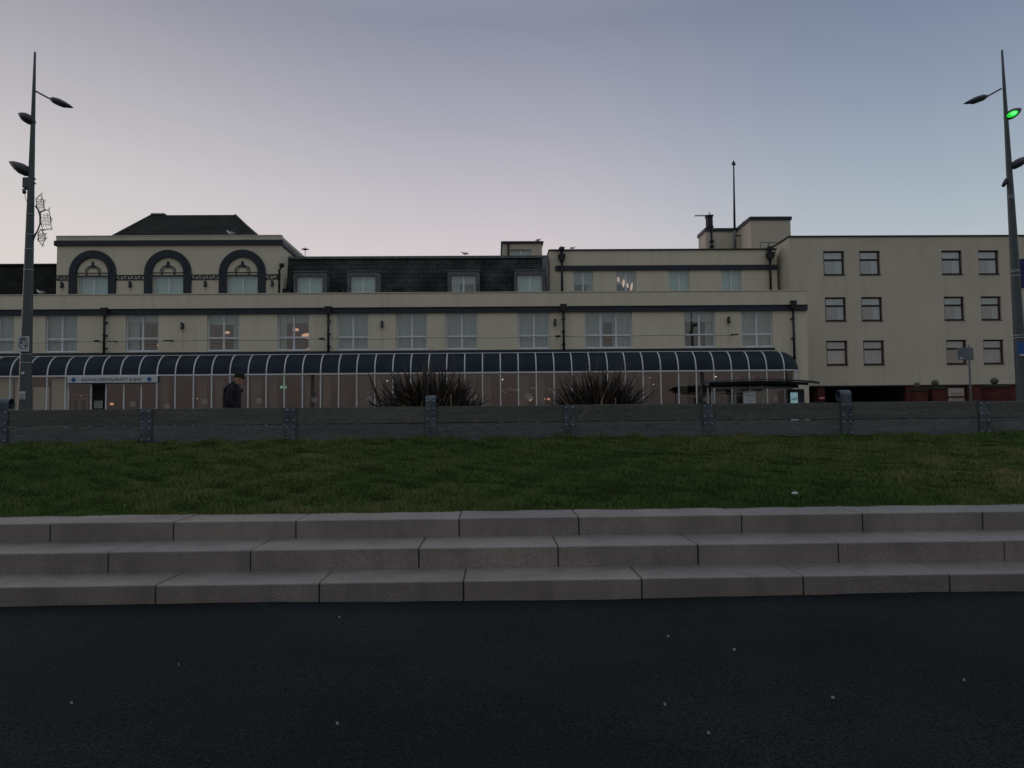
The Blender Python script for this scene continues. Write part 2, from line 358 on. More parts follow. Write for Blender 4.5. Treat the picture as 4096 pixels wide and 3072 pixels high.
def mix(f, a, b):
    m = N('ShaderNodeMix'); m.data_type = 'RGBA'; L(f, m.inputs[0]); L(a, m.inputs[6]); L(b, m.inputs[7]); return m.outputs[2]
c1 = mix(mrange(sp.outputs[0], -.55, .02), rl, rm); c2 = mix(mrange(sp.outputs[0], .0, .5), c1, rr)
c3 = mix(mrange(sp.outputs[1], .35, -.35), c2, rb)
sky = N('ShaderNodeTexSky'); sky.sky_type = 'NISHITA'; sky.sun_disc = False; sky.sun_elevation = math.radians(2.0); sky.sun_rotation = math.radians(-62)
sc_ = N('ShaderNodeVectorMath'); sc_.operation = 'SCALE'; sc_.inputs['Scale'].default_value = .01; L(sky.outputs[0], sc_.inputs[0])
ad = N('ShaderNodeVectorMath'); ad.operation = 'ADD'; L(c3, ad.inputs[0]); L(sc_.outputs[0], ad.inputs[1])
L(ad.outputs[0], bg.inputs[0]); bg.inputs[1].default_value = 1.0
sl = bpy.data.lights.new('sun', 'SUN'); sl.energy = .12; sl.angle = math.radians(20); sl.color = (1, .72, .6)
so = bpy.data.objects.new('sun', sl); COL.objects.link(so)
sd = Vector((-math.sin(math.radians(62)), math.cos(math.radians(62)), math.tan(math.radians(5)))).normalized()
so.rotation_euler = sd.to_track_quat('Z', 'Y').to_euler()
S.view_settings.view_transform = 'Standard'; S.view_settings.look = 'None'; S.view_settings.gamma = 1; S.view_settings.exposure = 0; S.view_settings.use_curve_mapping = False
S.cycles.max_bounces = 7; S.cycles.transparent_max_bounces = 16
# ------------------------------------------------------------------ ground, steps
Y1 = atz(2048, 2398, 0).y                      # foot of the bottom step
z1 = Z(2048, 2320, Y1); Y2 = atz(2048, 2270, z1).y
z2 = Z(2048, 2187, Y2); Y3 = atz(2048, 2143, z2).y
z3 = Z(2048, 2070, Y3); YG = atz(2048, 2045, z3).y
YW = 15.7; ZG = Z(2048, 1753, YW)              # grass meets the timber wall
ZT = Z(2048, 1622, YW)                         # top of the timber wall
ZM = Z(2048, 1690, YW)
ZS = 1.05                                      # pavement behind
print('planes', Y1, Y2, Y3, YG, z1, z2, z3, ZG, ZM, ZT)
g = MB(); g.quad((-700, -500, -.6), (700, -500, -.6), (700, 900, -.6), (-700, 900, -.6)); structure(g.build('ground', M['soil']))
# gently uneven asphalt promenade
g = MB(); nx, ny = 120, 40
for j in range(ny+1):
    for i in range(nx+1):
        x = -30+60*i/nx; y = -22+(Y1+.3+22)*j/ny
        g.v.append((x, y, .012*math.sin(x*.9+1)*math.sin(y*.7)+.006*math.sin(x*3.1+y*2)))
for j in range(ny):
    for i in range(nx): g.f.append((j*(nx+1)+i, j*(nx+1)+i+1, (j+1)*(nx+1)+i+1, (j+1)*(nx+1)+i))
structure(g.build('promenade', M['asphalt'], smooth=True))
st = thing('granite_steps', 'three long pale granite steps between dark promenade and lawn', 'steps', (0, Y1, 0))
def course(Ya, Yb, za, zb, joints, pyj):
    s_ = MB().box(-26, 26, Ya+.03, Yb+.05, za-.45, zb-.015).build('step', M['joint'], st)
    xs = sorted([X(p, pyj, Ya) for p in joints])
    d = (xs[-1]-xs[0])/(len(xs)-1)
    while xs[0] > -16: xs.insert(0, xs[0]-d*random.choice((.85, 1, 1.25)))
    while xs[-1] < 16: xs.append(xs[-1]+d*random.choice((.85, 1, 1.25)))
    for a, b in zip(xs[:-1], xs[1:]):
        dz = random.uniform(-.003, .003); dy = random.uniform(-.003, .003)
        MB().box(a+.005, b-.005, Ya+dy, Yb+.12, za-.2, zb+dz).build('granite_block', M['granite'], s_, bevel=.012)
course(Y1, Y2, 0, z1, [-600, 621, 1276, 1854, 2568, 3215, 3800, 4500], 2360)
course(Y2, Y3, z1, z2, [-150, 432, 1001, 1675, 2233, 2793, 3355, 4020], 2230)
course(Y3, YG, z2, z3, [-300, 200, 693, 1183, 1836, 2316, 2967, 3452, 3933], 2110)
# lawn
def lawn_z(x, y):
    t = np.clip((y-YG)/(YW-YG), 0, 1.2)
    base = z3-.02+(ZG-z3+.02)*(t**.9)
    edge = np.clip((y-YG)/.9, 0, 1)
    return base+edge*(.018*np.sin(x*1.7+.5*y)*np.sin(y*1.9+.3*x)+.010*np.sin(x*4.3-y*2.7)+.022*np.sin(x*7.1+y*4.3)*np.sin(y*9.1-x*1.7)+.008*np.sin(x*13.7-y*9)*np.sin(y*15+x*3))
nx, ny = 220, 50
xs = np.linspace(-22, 22, nx+1); ys = np.linspace(YG+.1, YW+.05, ny+1)
GX, GY = np.meshgrid(xs, ys); GZ = lawn_z(GX, GY)-.012
g = MB(); g.v = list(zip(GX.ravel().tolist(), GY.ravel().tolist(), GZ.ravel().tolist()))
g.f = [(j*(nx+1)+i, j*(nx+1)+i+1, (j+1)*(nx+1)+i+1, (j+1)*(nx+1)+i) for j in range(ny) for i in range(nx)]
structure(g.build('lawn', M['soil'], smooth=True))
# grass blades
def grassmat():
    m, nt2, b = nodes('grass_blade')
    a = nt2.nodes.new('ShaderNodeAttribute'); a.attribute_name = 'tone'
    r = nt2.nodes.new('ShaderNodeValToRGB'); cr = r.color_ramp
    cr.elements.new(.4); cr.elements.new(.7)
    for e, (p, c) in zip(cr.elements, [(0, (.048, .096, .024)), (.42, (.088, .142, .034)), (.75, (.140, .158, .052)), (1, (.27, .24, .12))]): e.position = p; e.color = (*c, 1)
    nt2.links.new(a.outputs['Fac'], r.inputs[0]); nt2.links.new(r.outputs[0], b.inputs['Base Color']); b.inputs['Roughness'].default_value = .7; b.inputs['Specular IOR Level'].default_value = .2
    return m
def grass():
    n = 400000
    y = YG+.02+(YW-YG-.03)*rng.random(n)**1.15
    x = (rng.random(n)-.5)*2*(y*.72+3.2)
    def noise(x, y, s, k):
        r = np.random.default_rng(k); o = np.zeros_like(x)
        for _ in range(7):
            a = r.random()*2*PI; f = s*(.5+1.3*r.random()); o += np.sin((x*np.cos(a)+y*np.sin(a))*f+r.random()*6.3)
        return o/3.0
    n1 = noise(x, y, 2.2, 1); n2 = noise(x, y, 7, 2); n3 = noise(x, y, .9, 3)
    bare = (n2+.6*n1 < -1.3) & (rng.random(n) < .45)
    x, y, n1, n2, n3 = [q[~bare] for q in (x, y, n1, n2, n3)]; n = len(x)
    edge = np.clip((y-(YW-.35))/.35, 0, 1)
    h = (.024+.024*rng.random(n))*(1+.75*n2+.3*n1)*(1+.9*edge); h = np.clip(h, .012, .11)
    a = rng.random(n)*2*PI; wd = .0035+.0045*rng.random(n); lean = h*(.35+.6*rng.random(n)); b = rng.random(n)*2*PI
    z = lawn_z(x, y)-.006
    co = np.empty((n, 3, 3), 'f')
    co[:, 0] = np.stack([x-np.cos(a)*wd, y-np.sin(a)*wd, z-.004], 1); co[:, 1] = np.stack([x+np.cos(a)*wd, y+np.sin(a)*wd, z-.004], 1)
    co[:, 2] = np.stack([x+np.cos(b)*lean, y+np.sin(b)*lean, z+h], 1)
    me = bpy.data.meshes.new('grass'); me.vertices.add(n*3); me.vertices.foreach_set('co', co.ravel())
    me.loops.add(n*3); me.loops.foreach_set('vertex_index', np.arange(n*3, dtype='i')); me.polygons.add(n)
    me.polygons.foreach_set('loop_start', np.arange(0, n*3, 3, dtype='i')); me.update(calc_edges=True)
    tone = np.clip(.35+.17*n3+.11*n1+.16*n2+.24*(rng.random(n)-.5)+(rng.random(n) < .05)*.4, 0, 1)
    at_ = me.attributes.new('tone', 'FLOAT', 'FACE'); at_.data.foreach_set('value', tone.astype('f'))
    me.materials.append(grassmat())
    o = bpy.data.objects.new('grass', me); COL.objects.link(o)
    tag(o, 'short green grass covering the sloping lawn', 'grass', kind='stuff')
grass()
# ground behind the wall: one raised platform with pavement, kerb, road
g = MB().box(-80, 80, YW+.16, 19.9, -.5, ZS); structure(g.build('pavement', M['paving']))
g = MB().box(-80, 80, 20.06, 26.94, -.5, ZS-.12); structure(g.build('road', M['road']))
g = MB().box(-80, 80, 19.9, 20.06, -.5, ZS+.004).box(-80, 80, 26.94, 27.1, -.5, ZS+.004); structure(g.build('kerb', M['granite']))
g = MB().box(-80, 80, 27.1, 60, -.5, ZS); structure(g.build('forecourt_pavement', M['paving']))
g = MB()
for k in range(-12, 13): g.box(k*6-1.5, k*6+1.5, 23.45, 23.55, ZS-.119, ZS-.116)
structure(g.build('road_markings', M['signwhite']))
# ------------------------------------------------------------------ timber wall
tw = thing('timber_wall', 'low grey wall of thick timber planks bolted between steel posts', 'wall', (0, YW, ZG))
posts = [(-28, 28), (558, 605), (1138, 1183), (1701, 1745), (2257, 2301), (2812, 2857), (3368, 3412), (3920, 3962)]
pz = lambda px: 1
edges = []
for i, (a, b) in enumerate(posts):
    xa, xb = X(a, 1690, YW-.05), X(b, 1690, YW-.05)
    if i == 7: xb = xa+ .24
    edges.append((xa, xb))
dd = edges[5][0]-edges[4][0]
full = [(edges[0][0]-dd, edges[0][1]-dd)]+edges+[(edges[-1][0]+dd*q, edges[-1][1]+dd*q) for q in (1, 2, 3)]; full = [(full[0][0]-dd, full[0][1]-dd)]+full
for i in range(len(full)-1):
    xa = (full[i][0]+full[i][1])/2+.004; xb = (full[i+1][0]+full[i+1][1])/2-.004
    t1, t2 = random.uniform(-.006, .006), random.uniform(-.006, .006)
    MB().box(xa, xb, YW+random.uniform(0, .006), YW+.14, ZM+.004+t1, ZT+t2).build('plank', M['timber2'], tw, bevel=.008)
    MB().box(xa, xb, YW+.004+random.uniform(0, .006), YW+.14, ZG-.25, ZM-.005+t1).build('plank', M['timber'], tw, bevel=.008)
tall = {0, 3, 6}
for i, (xa, xb) in enumerate(full):
    k = i-2
    hk = k in tall or k == 9
    ztop = ZT+.004
    m_ = MB()
    if hk:
        zc = {0: Z(0, 1612, YW), 3: Z(1723, 1600, YW), 6: Z(3390, 1578, YW)}.get(k, ZT+.2)
        R = .115
        # plate rises and curls back over itself
        prof = [(YW-.03, ZG-.2)]+[(YW-.03, zc-.02)]
        for q in range(1, 17):
            th = PI-1.55*PI*q/16
            prof.append((YW-.03+R+R*math.cos(th), zc-.02+R*math.sin(th)))
        inner = []
        for q, (yy, zz) in enumerate(prof):
            if q < 2: inner.append((yy+.014, zz))
            else:
                th = PI-1.55*PI*(q-1)/16; inner.append((YW-.03+R+(R-.014)*math.cos(th), zc-.02+(R-.014)*math.sin(th)))
        n = len(prof)
        vs = [(xa, y, z) for y, z in prof]+[(xa, y, z) for y, z in inner]+[(xb, y, z) for y, z in prof]+[(xb, y, z) for y, z in inner]
        fs = []
        for q in range(n-1): fs += [(q, q+1, n+q+1, n+q), (2*n+q, 3*n+q, 3*n+q+1, 2*n+q+1), (q, 2*n+q, 2*n+q+1, q+1), (n+q, n+q+1, 3*n+q+1, 3*n+q)]
        fs += [(0, n, 3*n, 2*n), (n-1, 3*n-1, 4*n-1, 2*n-1)]
        m_.add(vs, fs)
    else: m_.box(xa, xb, YW-.03, YW-.004, ZG-.2, ztop)
    pl = m_.build('post', M['steel'], tw, bevel=0 if hk else .003)
    if hk: pl['label'] = 'steel post plate rising above the wall and curling back'
    for zz in (ZT-.05, ZM+.085, ZM-.055, ZG+.05) + ((ZT+.10, ) if k == 3 else ()):
        for xx in (xa+.045, xb-.045):
            MB().tube([(xx, YW-.034, zz), (xx, YW-.048, zz), (xx, YW-.056, zz)], [.017, .016, .008], 10).build('bolt', M['bolt'], pl, True)
# ------------------------------------------------------------------ hotel
YM = 32.85; YV = 32.0; YU = 37.4; YT = 36.0
hotel = thing('hotel_building', 'long cream hotel with navy bands, slate mansard and three-arched block', 'building', (0, YM, ZS))
XR = X(3225, 1200, YM); XL = -26.0
zPar = (Z(150, 1184, YM)+Z(3221, 1162, YM))/2
zB1 = (Z(30, 1249, YM)+Z(3200, 1217, YM))/2; zB0 = (Z(30, 1269, YM)+Z(3200, 1238, YM))/2
zSill = (Z(100, 1414, YM)+Z(2800, 1388.5, YM))/2
zGut1 = (Z(60, 1418, YM)+Z(3000, 1391, YM))/2; zGut0 = (Z(60, 1428, YM)+Z(3000, 1402, YM))/2
zEav = (Z(40, 1507, YV)+Z(3137, 1477, YV))/2
print('hotel', XR, zPar, zB1, zB0, zSill, zGut1, zGut0, zEav)
wins = [(-75, 56, 1340, 'net'), (180, 309, 1343, 'net'), (502, 634, 1340, 'half'), (828, 957, 1338, 'top'), (1109, 1238, 1335, 'side'), (1348, 1475, 1333, 'net'), (1584, 1709, 1330, 'net'), (1784, 1910, 1328, 'net'),
        (2073, 2198, 1325, 'net'), (2339, 2529, 1320, 'gap'), (2735, 2861, 1316, 'top'), (2966, 3091, 1314, 'net')]
holes = []; wl = []
for a, b, py, dr in wins:
    xa, xb = X(a, py, YM), X(b, py, YM); holes.append((xa, xb, zSill, zB0)); wl.append((xa, xb, dr))
xa = wl[0][0]-3.2; holes.append((xa, xa+1.35, zSill, zB0)); wl.append((xa, xa+1.35, 'net')); holes.append((xa-3.4, xa-2.05, zSill, zB0)); wl.append((xa-3.4, xa-2.05, 'net'))
m_ = MB(); wallholes(m_, XL, XR, zGut0-.3, zPar, YM, .25, holes)
m_.build('wall', M['render'], hotel)
MB().box(X(3170, 1500, YM), XR, YM, YM+.25, ZS-.1, zGut0-.303).build('wall', M['render'], hotel)
# flanks, floor slabs and flat roofs
MB().box(XL, XR-.003, YM+.253, 46, zPar-.55, zPar-.35).build('flat_roof', M['lead'], hotel)
MB().box(XL, XR-.003, YM+.253, 46, zGut0-.33, zGut0-.2).build('floor_slab', M['room'], hotel)
MB().box(XR-.25, XR-.002, YM+.253, 37.9, zGut0-.3, zPar).build('wall', M['render'], hotel)
MB().box(XL, XR+.02, YM-.03, YM+.29, zPar+.003, zPar+.045).build('coping', M['coping'], hotel, bevel=.01)
MB().box(XL, XR+.01, YM-.10, YM-.003, zB0+.012, zB1).box(XL, XR+.03, YM-.14, YM-.003, zB1+.002, zB1+.03).build('band', M['navy'], hotel)
XG = X(3101, 1395, YM-.2)
MB().box(XL, XG, YM-.20, YM-.003, zGut0, zGut1).build('gutter', M['navy'], hotel, bevel=.01)
MB().box(XL, XG, YM-.03, YM-.0025, zGut1+.004, zGut1+.045).build('sill_line', M['coping'], hotel)
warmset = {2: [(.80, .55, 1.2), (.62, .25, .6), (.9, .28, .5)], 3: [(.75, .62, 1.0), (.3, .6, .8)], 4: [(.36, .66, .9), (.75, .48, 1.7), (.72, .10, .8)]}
for k, (xa, xb, dr) in enumerate(wl):
    window(hotel, xa+.01, xb-.01, zSill+.03, zB0-.005, YM, lights=3 if k == 9 else 2, transom=.36, dress=dr, warm=warmset.get(k, False))
def downpipe(px, pyt, pyb, Y, yo=.0, hop=True, side=0):
    p = at(px, (pyt+pyb)/2, Y-.12); x = p.x; zt = Z(px, pyt, Y-.12); zb = Z(px, pyb, Y-.12)
    m = MB(); m.tube([(x, Y-.17, zb), (x, Y-.17, zt-.25)], .05, 10)
    for q in range(3):
        zz = zb+(zt-.3-zb)*(q+.5)/3; m.box(x-.075, x+.075, Y-.19, Y-.004, zz-.02, zz+.02)
    o = m.build('downpipe', M['black'], hotel, True)
    if hop:
        MB().prism([(x-.06, zt-.32), (x+.06, zt-.32), (x+.12, zt-.20), (x+.12, zt), (x-.12, zt), (x-.12, zt-.20)], Y-.28, Y-.15).box(x-.15, x+.15, Y-.30, Y-.145, zt+.002, zt+.03).build('hopper', M['black'], o)
for px, a, b in ((419.5, 1236, 1418), (1314.6, 1230, 1412), (2254, 1221, 1402), (3173.6, 1207, 1470)): downpipe(px, a, b, YM)
def walllight(px, py, Y, par=hotel, conduit=True):
    p = at(px, py, Y-.1); m = MB(); m.box(p.x-.05, p.x+.05, Y-.05, Y-.003, p.z-.10, p.z+.10); m.tube([(p.x, Y-.11, p.z-.14), (p.x, Y-.11, p.z+.14)], .055, 12)
    o = m.build('wall_light', M['black'], par)
    MB().box(p.x-.025, p.x+.025, Y-.169, Y-.162, p.z-.06, p.z+.06).build('lens', M['lead'], o)
    if conduit: MB().box(p.x-.012, p.x+.012, Y-.018, Y-.003, p.z-1.0, p.z-.15).build('conduit', M['coping'], o)
for px, py in ((728, 1304), (1528, 1297), (2220, 1289), (2916, 1280)): walllight(px, py, YM)
# --- ground floor inside (restaurant)
gi = MB(); XRr = X(3170, 1500, YM)
gi.quad((XL, 38.5, ZS), (XRr, 38.5, ZS), (XRr, 38.5, zGut0-.34), (XL, 38.5, zGut0-.34)); gi.quad((XRr-.01, YM+.3, ZS), (XRr-.01, 38.5, ZS), (XRr-.01, 38.5, zGut0-.34), (XRr-.01, YM+.3, zGut0-.34))
gi.quad((XL, YM, ZS), (XL, 38.5, ZS), (XL, 38.5, zGut0-.34), (XL, YM, zGut0-.34))
gi.build('restaurant_wall', M['pinkwall'], hotel, recalc=False)
for k in range(7):
    x = XL+4+k*5.2
    MB().box(x-.15, x+.15, 33.4, 33.7, ZS, zGut0-.34).build('column', M['pinkwall'], hotel)
def inlamp(px, py, Y, s, m='warm'):
    p = at(px, py, Y); s *= .75; MB().ell(p, (s, s, s*.7), 10, 8).build('ceiling_lamp', M[m], hotel, True)
for px, py, s, m in ((1242, 1620, .09, 'warm'), (1300, 1620, .08, 'warm'), (447, 1616, .12, 'warm'), (1549, 1523, .05, 'white_l'), (1945, 1518, .05, 'white_l'), (2010, 1518, .05, 'white_l'), (2863, 1507, .05, 'white_l'), (2601, 1511, .03, 'white_l'), (323, 1583, .04, 'warm'),
                     (2175, 1596, .1, 'warm'), (2195, 1596, .1, 'warm'), (808, 1583, .05, 'white_l'), (790, 1594, .04, 'white_l'), (1463, 1568, .05, 'white_l'), (2614, 1538, .03, 'white_l')): inlamp(px, py, 35.5, s, m)
# --- central arched block
xa0, xa1 = X(227, 1050, YT), X(1124, 1050, YT); zTt = (Z(227, 948, YT)+Z(1122, 944.5, YT))/2
zn1 = (Z(227, 964, YT)+Z(1122, 961, YT))/2; zn0 = (Z(227, 983, YT)+Z(1122, 981, YT))/2
zbase = zPar-.5
archs = [(278, 466, 311.6, 437, 1183), (579, 766.6, 612.5, 737, 1181), (877.5, 1063.5, 909, 1033, 1179)]
zwt = Z(600, 1103, YT); holes = []; ainfo = []
for a, b, c, d, e in archs:
    o0, o1, i0, i1 = X(a, 1100, YT), X(b, 1100, YT), X(c, 1100, YT), X(d, 1100, YT)
    ainfo.append((o0, o1, i0, i1)); holes.append((i0, i1, zbase+.1, zwt))
m_ = MB(); wallholes(m_, xa0, xa1, zbase, zTt, YT, .25, holes); m_.build('wall', M['render'], hotel)
MB().box(xa0, xa0+.25, YT+.253, 41, zbase, zTt).build('wall', M['render'], hotel)
MB().box(xa1-.25, xa1, YT+.253, 41, zbase, zTt).build('wall', M['render'], hotel)
MB().box(xa0+.253, xa1-.253, YT+.253, 41, zTt-.5, zTt-.35).build('flat_roof', M['lead'], hotel)
MB().box(xa0-.03, xa1+.03, YT-.04, YT-.003, zn1+.002, zTt+.003).box(xa0-.03, xa1+.03, YT-.06, YT+.28, zTt+.005, zTt+.05).box(xa1+.003, xa1+.03, YT, 41.0, zn1+.002, zTt+.003).build('coping', M['coping'], hotel)
MB().box(xa0-.10, xa1+.10, YT-.10, YT-.003, zn0, zn1).box(xa1+.003, xa1+.10, YT, 41.05, zn0, zn1).box(xa0-.1, xa0-.003, YT, 41.05, zn0, zn1).build('band', M['navy'], hotel)
for (o0, o1, i0, i1) in ainfo:
    cx = (o0+o1)/2; ro = (o1-o0)/2; ri = (i1-i0)/2; zc = Z(520, 1093, YT); zb = zPar-.25
    outr = [(o0, zb)]+[(cx-ro*math.cos(PI*q/32), zc+ro*math.sin(PI*q/32)) for q in range(33)]+[(o1, zb)]
    innr = [(i0, zb)]+[(cx-ri*math.cos(PI*q/32), zc+ri*math.sin(PI*q/32)) for q in range(33)]+[(i1, zb)]
    ar = MB().strip(outr, innr, YT-.08, YT-.003).build('arch_surround', M['navy'], hotel)
    r2, r3 = ri+.17, ri+.02
    MB().strip([(cx-r2*math.cos(PI*q/32), zc+r2*math.sin(PI*q/32)) for q in range(33)], [(cx-r3*math.cos(PI*q/32), zc+r3*math.sin(PI*q/32)) for q in range(33)], YT-.11, YT-.082).build('arch_moulding', M['navy'], ar)
    mo = MB(); s = ri/62.5; y0, y1 = YT-.035, YT-.004      # pixel units from the arch centre line
    def bar(u0, u1, v0, v1): mo.box(cx+u0*s, cx+u1*s, y0, y1, zc-v1*s, zc-v0*s)
    bar(-61, 61, -2.5, 0); bar(-61, 61, 8.5, 11.5)
    for sgn in (-1, 1):
        def b2(u0, u1, v0, v1): bar(min(sgn*u0, sgn*u1), max(sgn*u0, sgn*u1), v0, v1)
        b2(28, 30, -17, -2.6); b2(24, 29.9, -19, -17.1); b2(22.5, 24, -26, -17.1); b2(22, 23.4, -12, -2.6); b2(17, 21.9, -13.5, -11.5); b2(16, 17.4, -20, -13.6); b2(23, 28, 0.1, 8.4)
    bar(-22.4, 22.4, -27, -25); bar(-16, 16, -21.5, -20.1)
    mo.prism([(cx+u*s, zc+v*s) for u, v in ((-18, 27.1), (18, 27.1), (8, 31), (4, 34), (6, 39), (3.5, 46), (0, 49), (-3.5, 46), (-6, 39), (-4, 34), (-8, 31))], y0-.02, y1)
    mo.build('stepped_motif', M['navy'], hotel)
    window(hotel, i0+.03, i1-.03, zPar-.6, zwt-.01, YT, dress='blind', sill=False)
zf1, zf0 = (Z(160, 1101, YT)+Z(1100, 1098, YT))/2, (Z(160, 1122, YT)+Z(1100, 1118, YT))/2
for a, b in ((xa0, ainfo[0][0]), (ainfo[0][1], ainfo[1][0]), (ainfo[1][1], ainfo[2][0]), (ainfo[2][1], xa1)):
    fr = MB(); fr.box(a+.003, b-.003, YT-.04, YT-.003, zf1-.04, zf1).box(a+.003, b-.003, YT-.04, YT-.003, zf0, zf0+.04)
    n = max(1, round((b-a)/.36)); u = (b-a)/n; hh = zf1-zf0-.09
    for k in range(n):
        c = a+(k+.5)*u; zc = (zf0+zf1)/2; r = hh*.36
        fr.prism([(c+r*math.cos(2*PI*q/14), zc+r*math.sin(2*PI*q/14)) for q in range(14)], YT-.03, YT-.003)
        fr.prism([(a+k*u+.01, zf0+.045), (a+k*u+.10, zf0+.045), (a+k*u+.01, zc+.02)], YT-.03, YT-.003)
        fr.prism([(a+(k+1)*u-.01, zf1-.045), (a+(k+1)*u-.10, zf1-.045), (a+(k+1)*u-.01, zc-.02)], YT-.03, YT-.003)
    fr.build('frieze', M['navy'], hotel)
for px, py in ((246, 1140), (519, 1138), (820, 1136), (1088, 1134)): walllight(px, py, YT)
p = at(1127, 1068, YT-.1); q = at(1117, 1085, YT-.1); b = at(1117, 1180, YT-.1)
MB().tube([p, (q.x, p.y, q.z+.05), (q.x, q.y, q.z-.1), (q.x, b.y, b.z)], .05, 8).box(p.x-.09, p.x+.1, p.y-.09, p.y+.09, p.z, p.z+.16).build('downpipe', M['black'], hotel, True)
# hip roof on the arched block
def roofpt(px, py, Y): return at(px, py, Y)
ra, rbb, rc, rd = at(438, 950, 37.2), at(1031, 945, 37.2), at(941, 859, 40.5), at(605, 861, 40.5)
zr = (rc.z+rd.z)/2; zb = zTt-.3
def down(pa, pb, z):  # extend the hip line down to z
    t = (z-pa.z)/(pb.z-pa.z); return (pa.x+(pb.x-pa.x)*t, pa.y+(pb.y-pa.y)*t, z)
A, B = down(ra, rd, zb), down(rbb, rc, zb)
h = MB(); depth = 6.6
vs = [A, B, (B[0], B[1]+2*depth*.6, zb), (A[0], A[1]+2*depth*.6, zb), (rd.x, rd.y, zr), (rc.x, rc.y, zr), (rc.x, rc.y+.8, zr), (rd.x, rd.y+.8, zr)]
h.add(vs, [(0, 1, 5, 4), (1, 2, 6, 5), (2, 3, 7, 6), (3, 0, 4, 7), (4, 5, 6, 7), (3, 2, 1, 0)])
hr = h.build('hip_roof', M['roofslate'], hotel)
MB().box(rd.x, rd.x+(rc.x-rd.x)*.16, rd.y-.06, rd.y+.5, zr+.003, zr+.09).build('ridge_cap', M['lead'], hr)
MB().tube([Vector(A), rd], .05, 6).build('hip_tile', M['darkcoping'], hr); MB().tube([Vector(B), rc], .05, 6).build('hip_tile', M['darkcoping'], hr)
# --- mansard
xm0, xm1 = xa1+.004, X(2196, 1100, 37.2); zmt = (Z(1140, 1028, 37.3)+Z(2190, 1022, 37.3))/2; yb_, yt_ = 36.55, 37.3
zmb = zPar-.5
dorm = [(1176, 1306, 1188, 1289, 1089), (1391, 1519, 1403, 1501, 1087), (1792, 1918, 1806, 1902, 1084), (2058, 2179, 2070, 2168, 1082)]
m_ = MB()
def my(z): return yb_+(yt_-yb_)*(z-zmb)/(zmt-zmb)
m_.add([(xm0, yb_, zmb), (xm1, yb_, zmb), (xm1, yt_, zmt-.12), (xm0, yt_-.0, zmt-.12), (xm0, 42, zmb), (xm1, 42, zmb), (xm1, 42, zmt-.12), (xm0, 42, zmt-.12)], [(0, 1, 2, 3), (3, 2, 6, 7), (1, 5, 6, 2), (0, 3, 7, 4), (4, 7, 6, 5)])
m_.build('mansard_roof', M['slate'], hotel)
MB().box(xm0, xm1, yt_-.08, yt_+.3, zmt-.12, zmt+.0).build('roof_flashing', M['lead'], hotel)
MB().add([(xm1-.32, yb_-.05, zmb), (xm1-.02, yb_-.05, zmb), (xm1-.02, yt_-.06, zmt-.125), (xm1-.32, yt_-.06, zmt-.125), (xm1-.32, yb_+.02, zmb), (xm1-.02, yb_+.02, zmb), (xm1-.02, yt_+.01, zmt-.125), (xm1-.32, yt_+.01, zmt-.125)], [(0, 1, 2, 3), (4, 7, 6, 5), (0, 3, 7, 4), (1, 5, 6, 2), (3, 2, 6, 7)]).build('roof_flashing', M['lead'], hotel)
for (a, b, c, d, t) in dorm:
    yd = 36.35; x0, x1, w0, w1 = X(a, t+40, yd), X(b, t+40, yd), X(c, t+40, yd), X(d, t+40, yd); zt = Z(a, t, yd); zw = Z(c, t+17, yd)
    dm = MB(); wallholes(dm, x0, x1, zmb, zt, yd, .7, [(w0, w1, zmb+.05, zw)]); dm.box(x0-.04, x1+.04, yd-.05, yd+.7, zt+.003, zt+.05); dm.box(x0-.015, x0+.06, yd-.03, yd-.003, zt-1.2, zt-.12); dm.box(x1-.06, x1+.015, yd-.03, yd-.003, zt-1.2, zt-.12)
    dd_ = dm.build('dormer', M['lead'], hotel)
    window(hotel, w0+.01, w1-.01, zPar-.6, zw-.01, yd, dress='blind' if t != 1084 else 'half', sill=False)
for px in (1150, 1340, 1588, 1690, 1985):
    p = at(px, 1166, 36.5); MB().box(p.x-.2, p.x+.2, 36.3, 36.7, p.z-.2, p.z+.06).box(p.x-.23, p.x+.23, 36.26, 36.74, p.z+.062, p.z+.09).build('roof_vent', M['black'], hotel)
# slate roof left of arched block
zlt = Z(150, 1053, 37.3)
MB().add([(XL, yb_, zmb), (xa0-.004, yb_, zmb), (xa0-.004, yt_+.5, zlt), (XL, yt_+.5, zlt), (XL, 42, zmb), (xa0-.004, 42, zmb), (xa0-.004, 42, zlt), (XL, 42, zlt)], [(0, 1, 2, 3), (3, 2, 6, 7), (1, 5, 6, 2), (0, 3, 7, 4), (4, 7, 6, 5)]).build('slate_roof', M['roofslate'], hotel)
MB().box(XL, xa0-.005, yt_+.4, yt_+.7, zlt+.002, zlt+.07).build('ridge_cap', M['darkcoping'], hotel)
# --- upper storey on the right
xu0, xu1 = X(2198, 1080, YU), X(3108, 1080, YU)
zut = (Z(2205, 1006, YU)+Z(3100, 996, YU))/2; zub1 = (Z(2230, 1068, YU)+Z(3100, 1056, YU))/2; zub0 = (Z(2230, 1088, YU)+Z(3100, 1076, YU))/2
holes = []; ul = []
for a, b, dr in ((2292, 2372, 'top'), (2463, 2545, 'petal'), (2675, 2758, 'blind'), (2885, 2966, 'blind')):
    xa, xb = X(a, 1125, YU), X(b, 1125, YU); holes.append((xa, xb, zmb+.05, zub0)); ul.append((xa, xb, dr))
m_ = MB(); wallholes(m_, xu0, xu1, zmb, zut, YU, .25, holes); m_.build('wall', M['render'], hotel)
MB().box(xu0, xu0+.25, YU+.253, 46, zmb, zut).build('wall', M['render'], hotel)
MB().box(xu0+.253, xu1, YU+.253, 46, zut-.3, zut-.15).build('flat_roof', M['lead'], hotel)
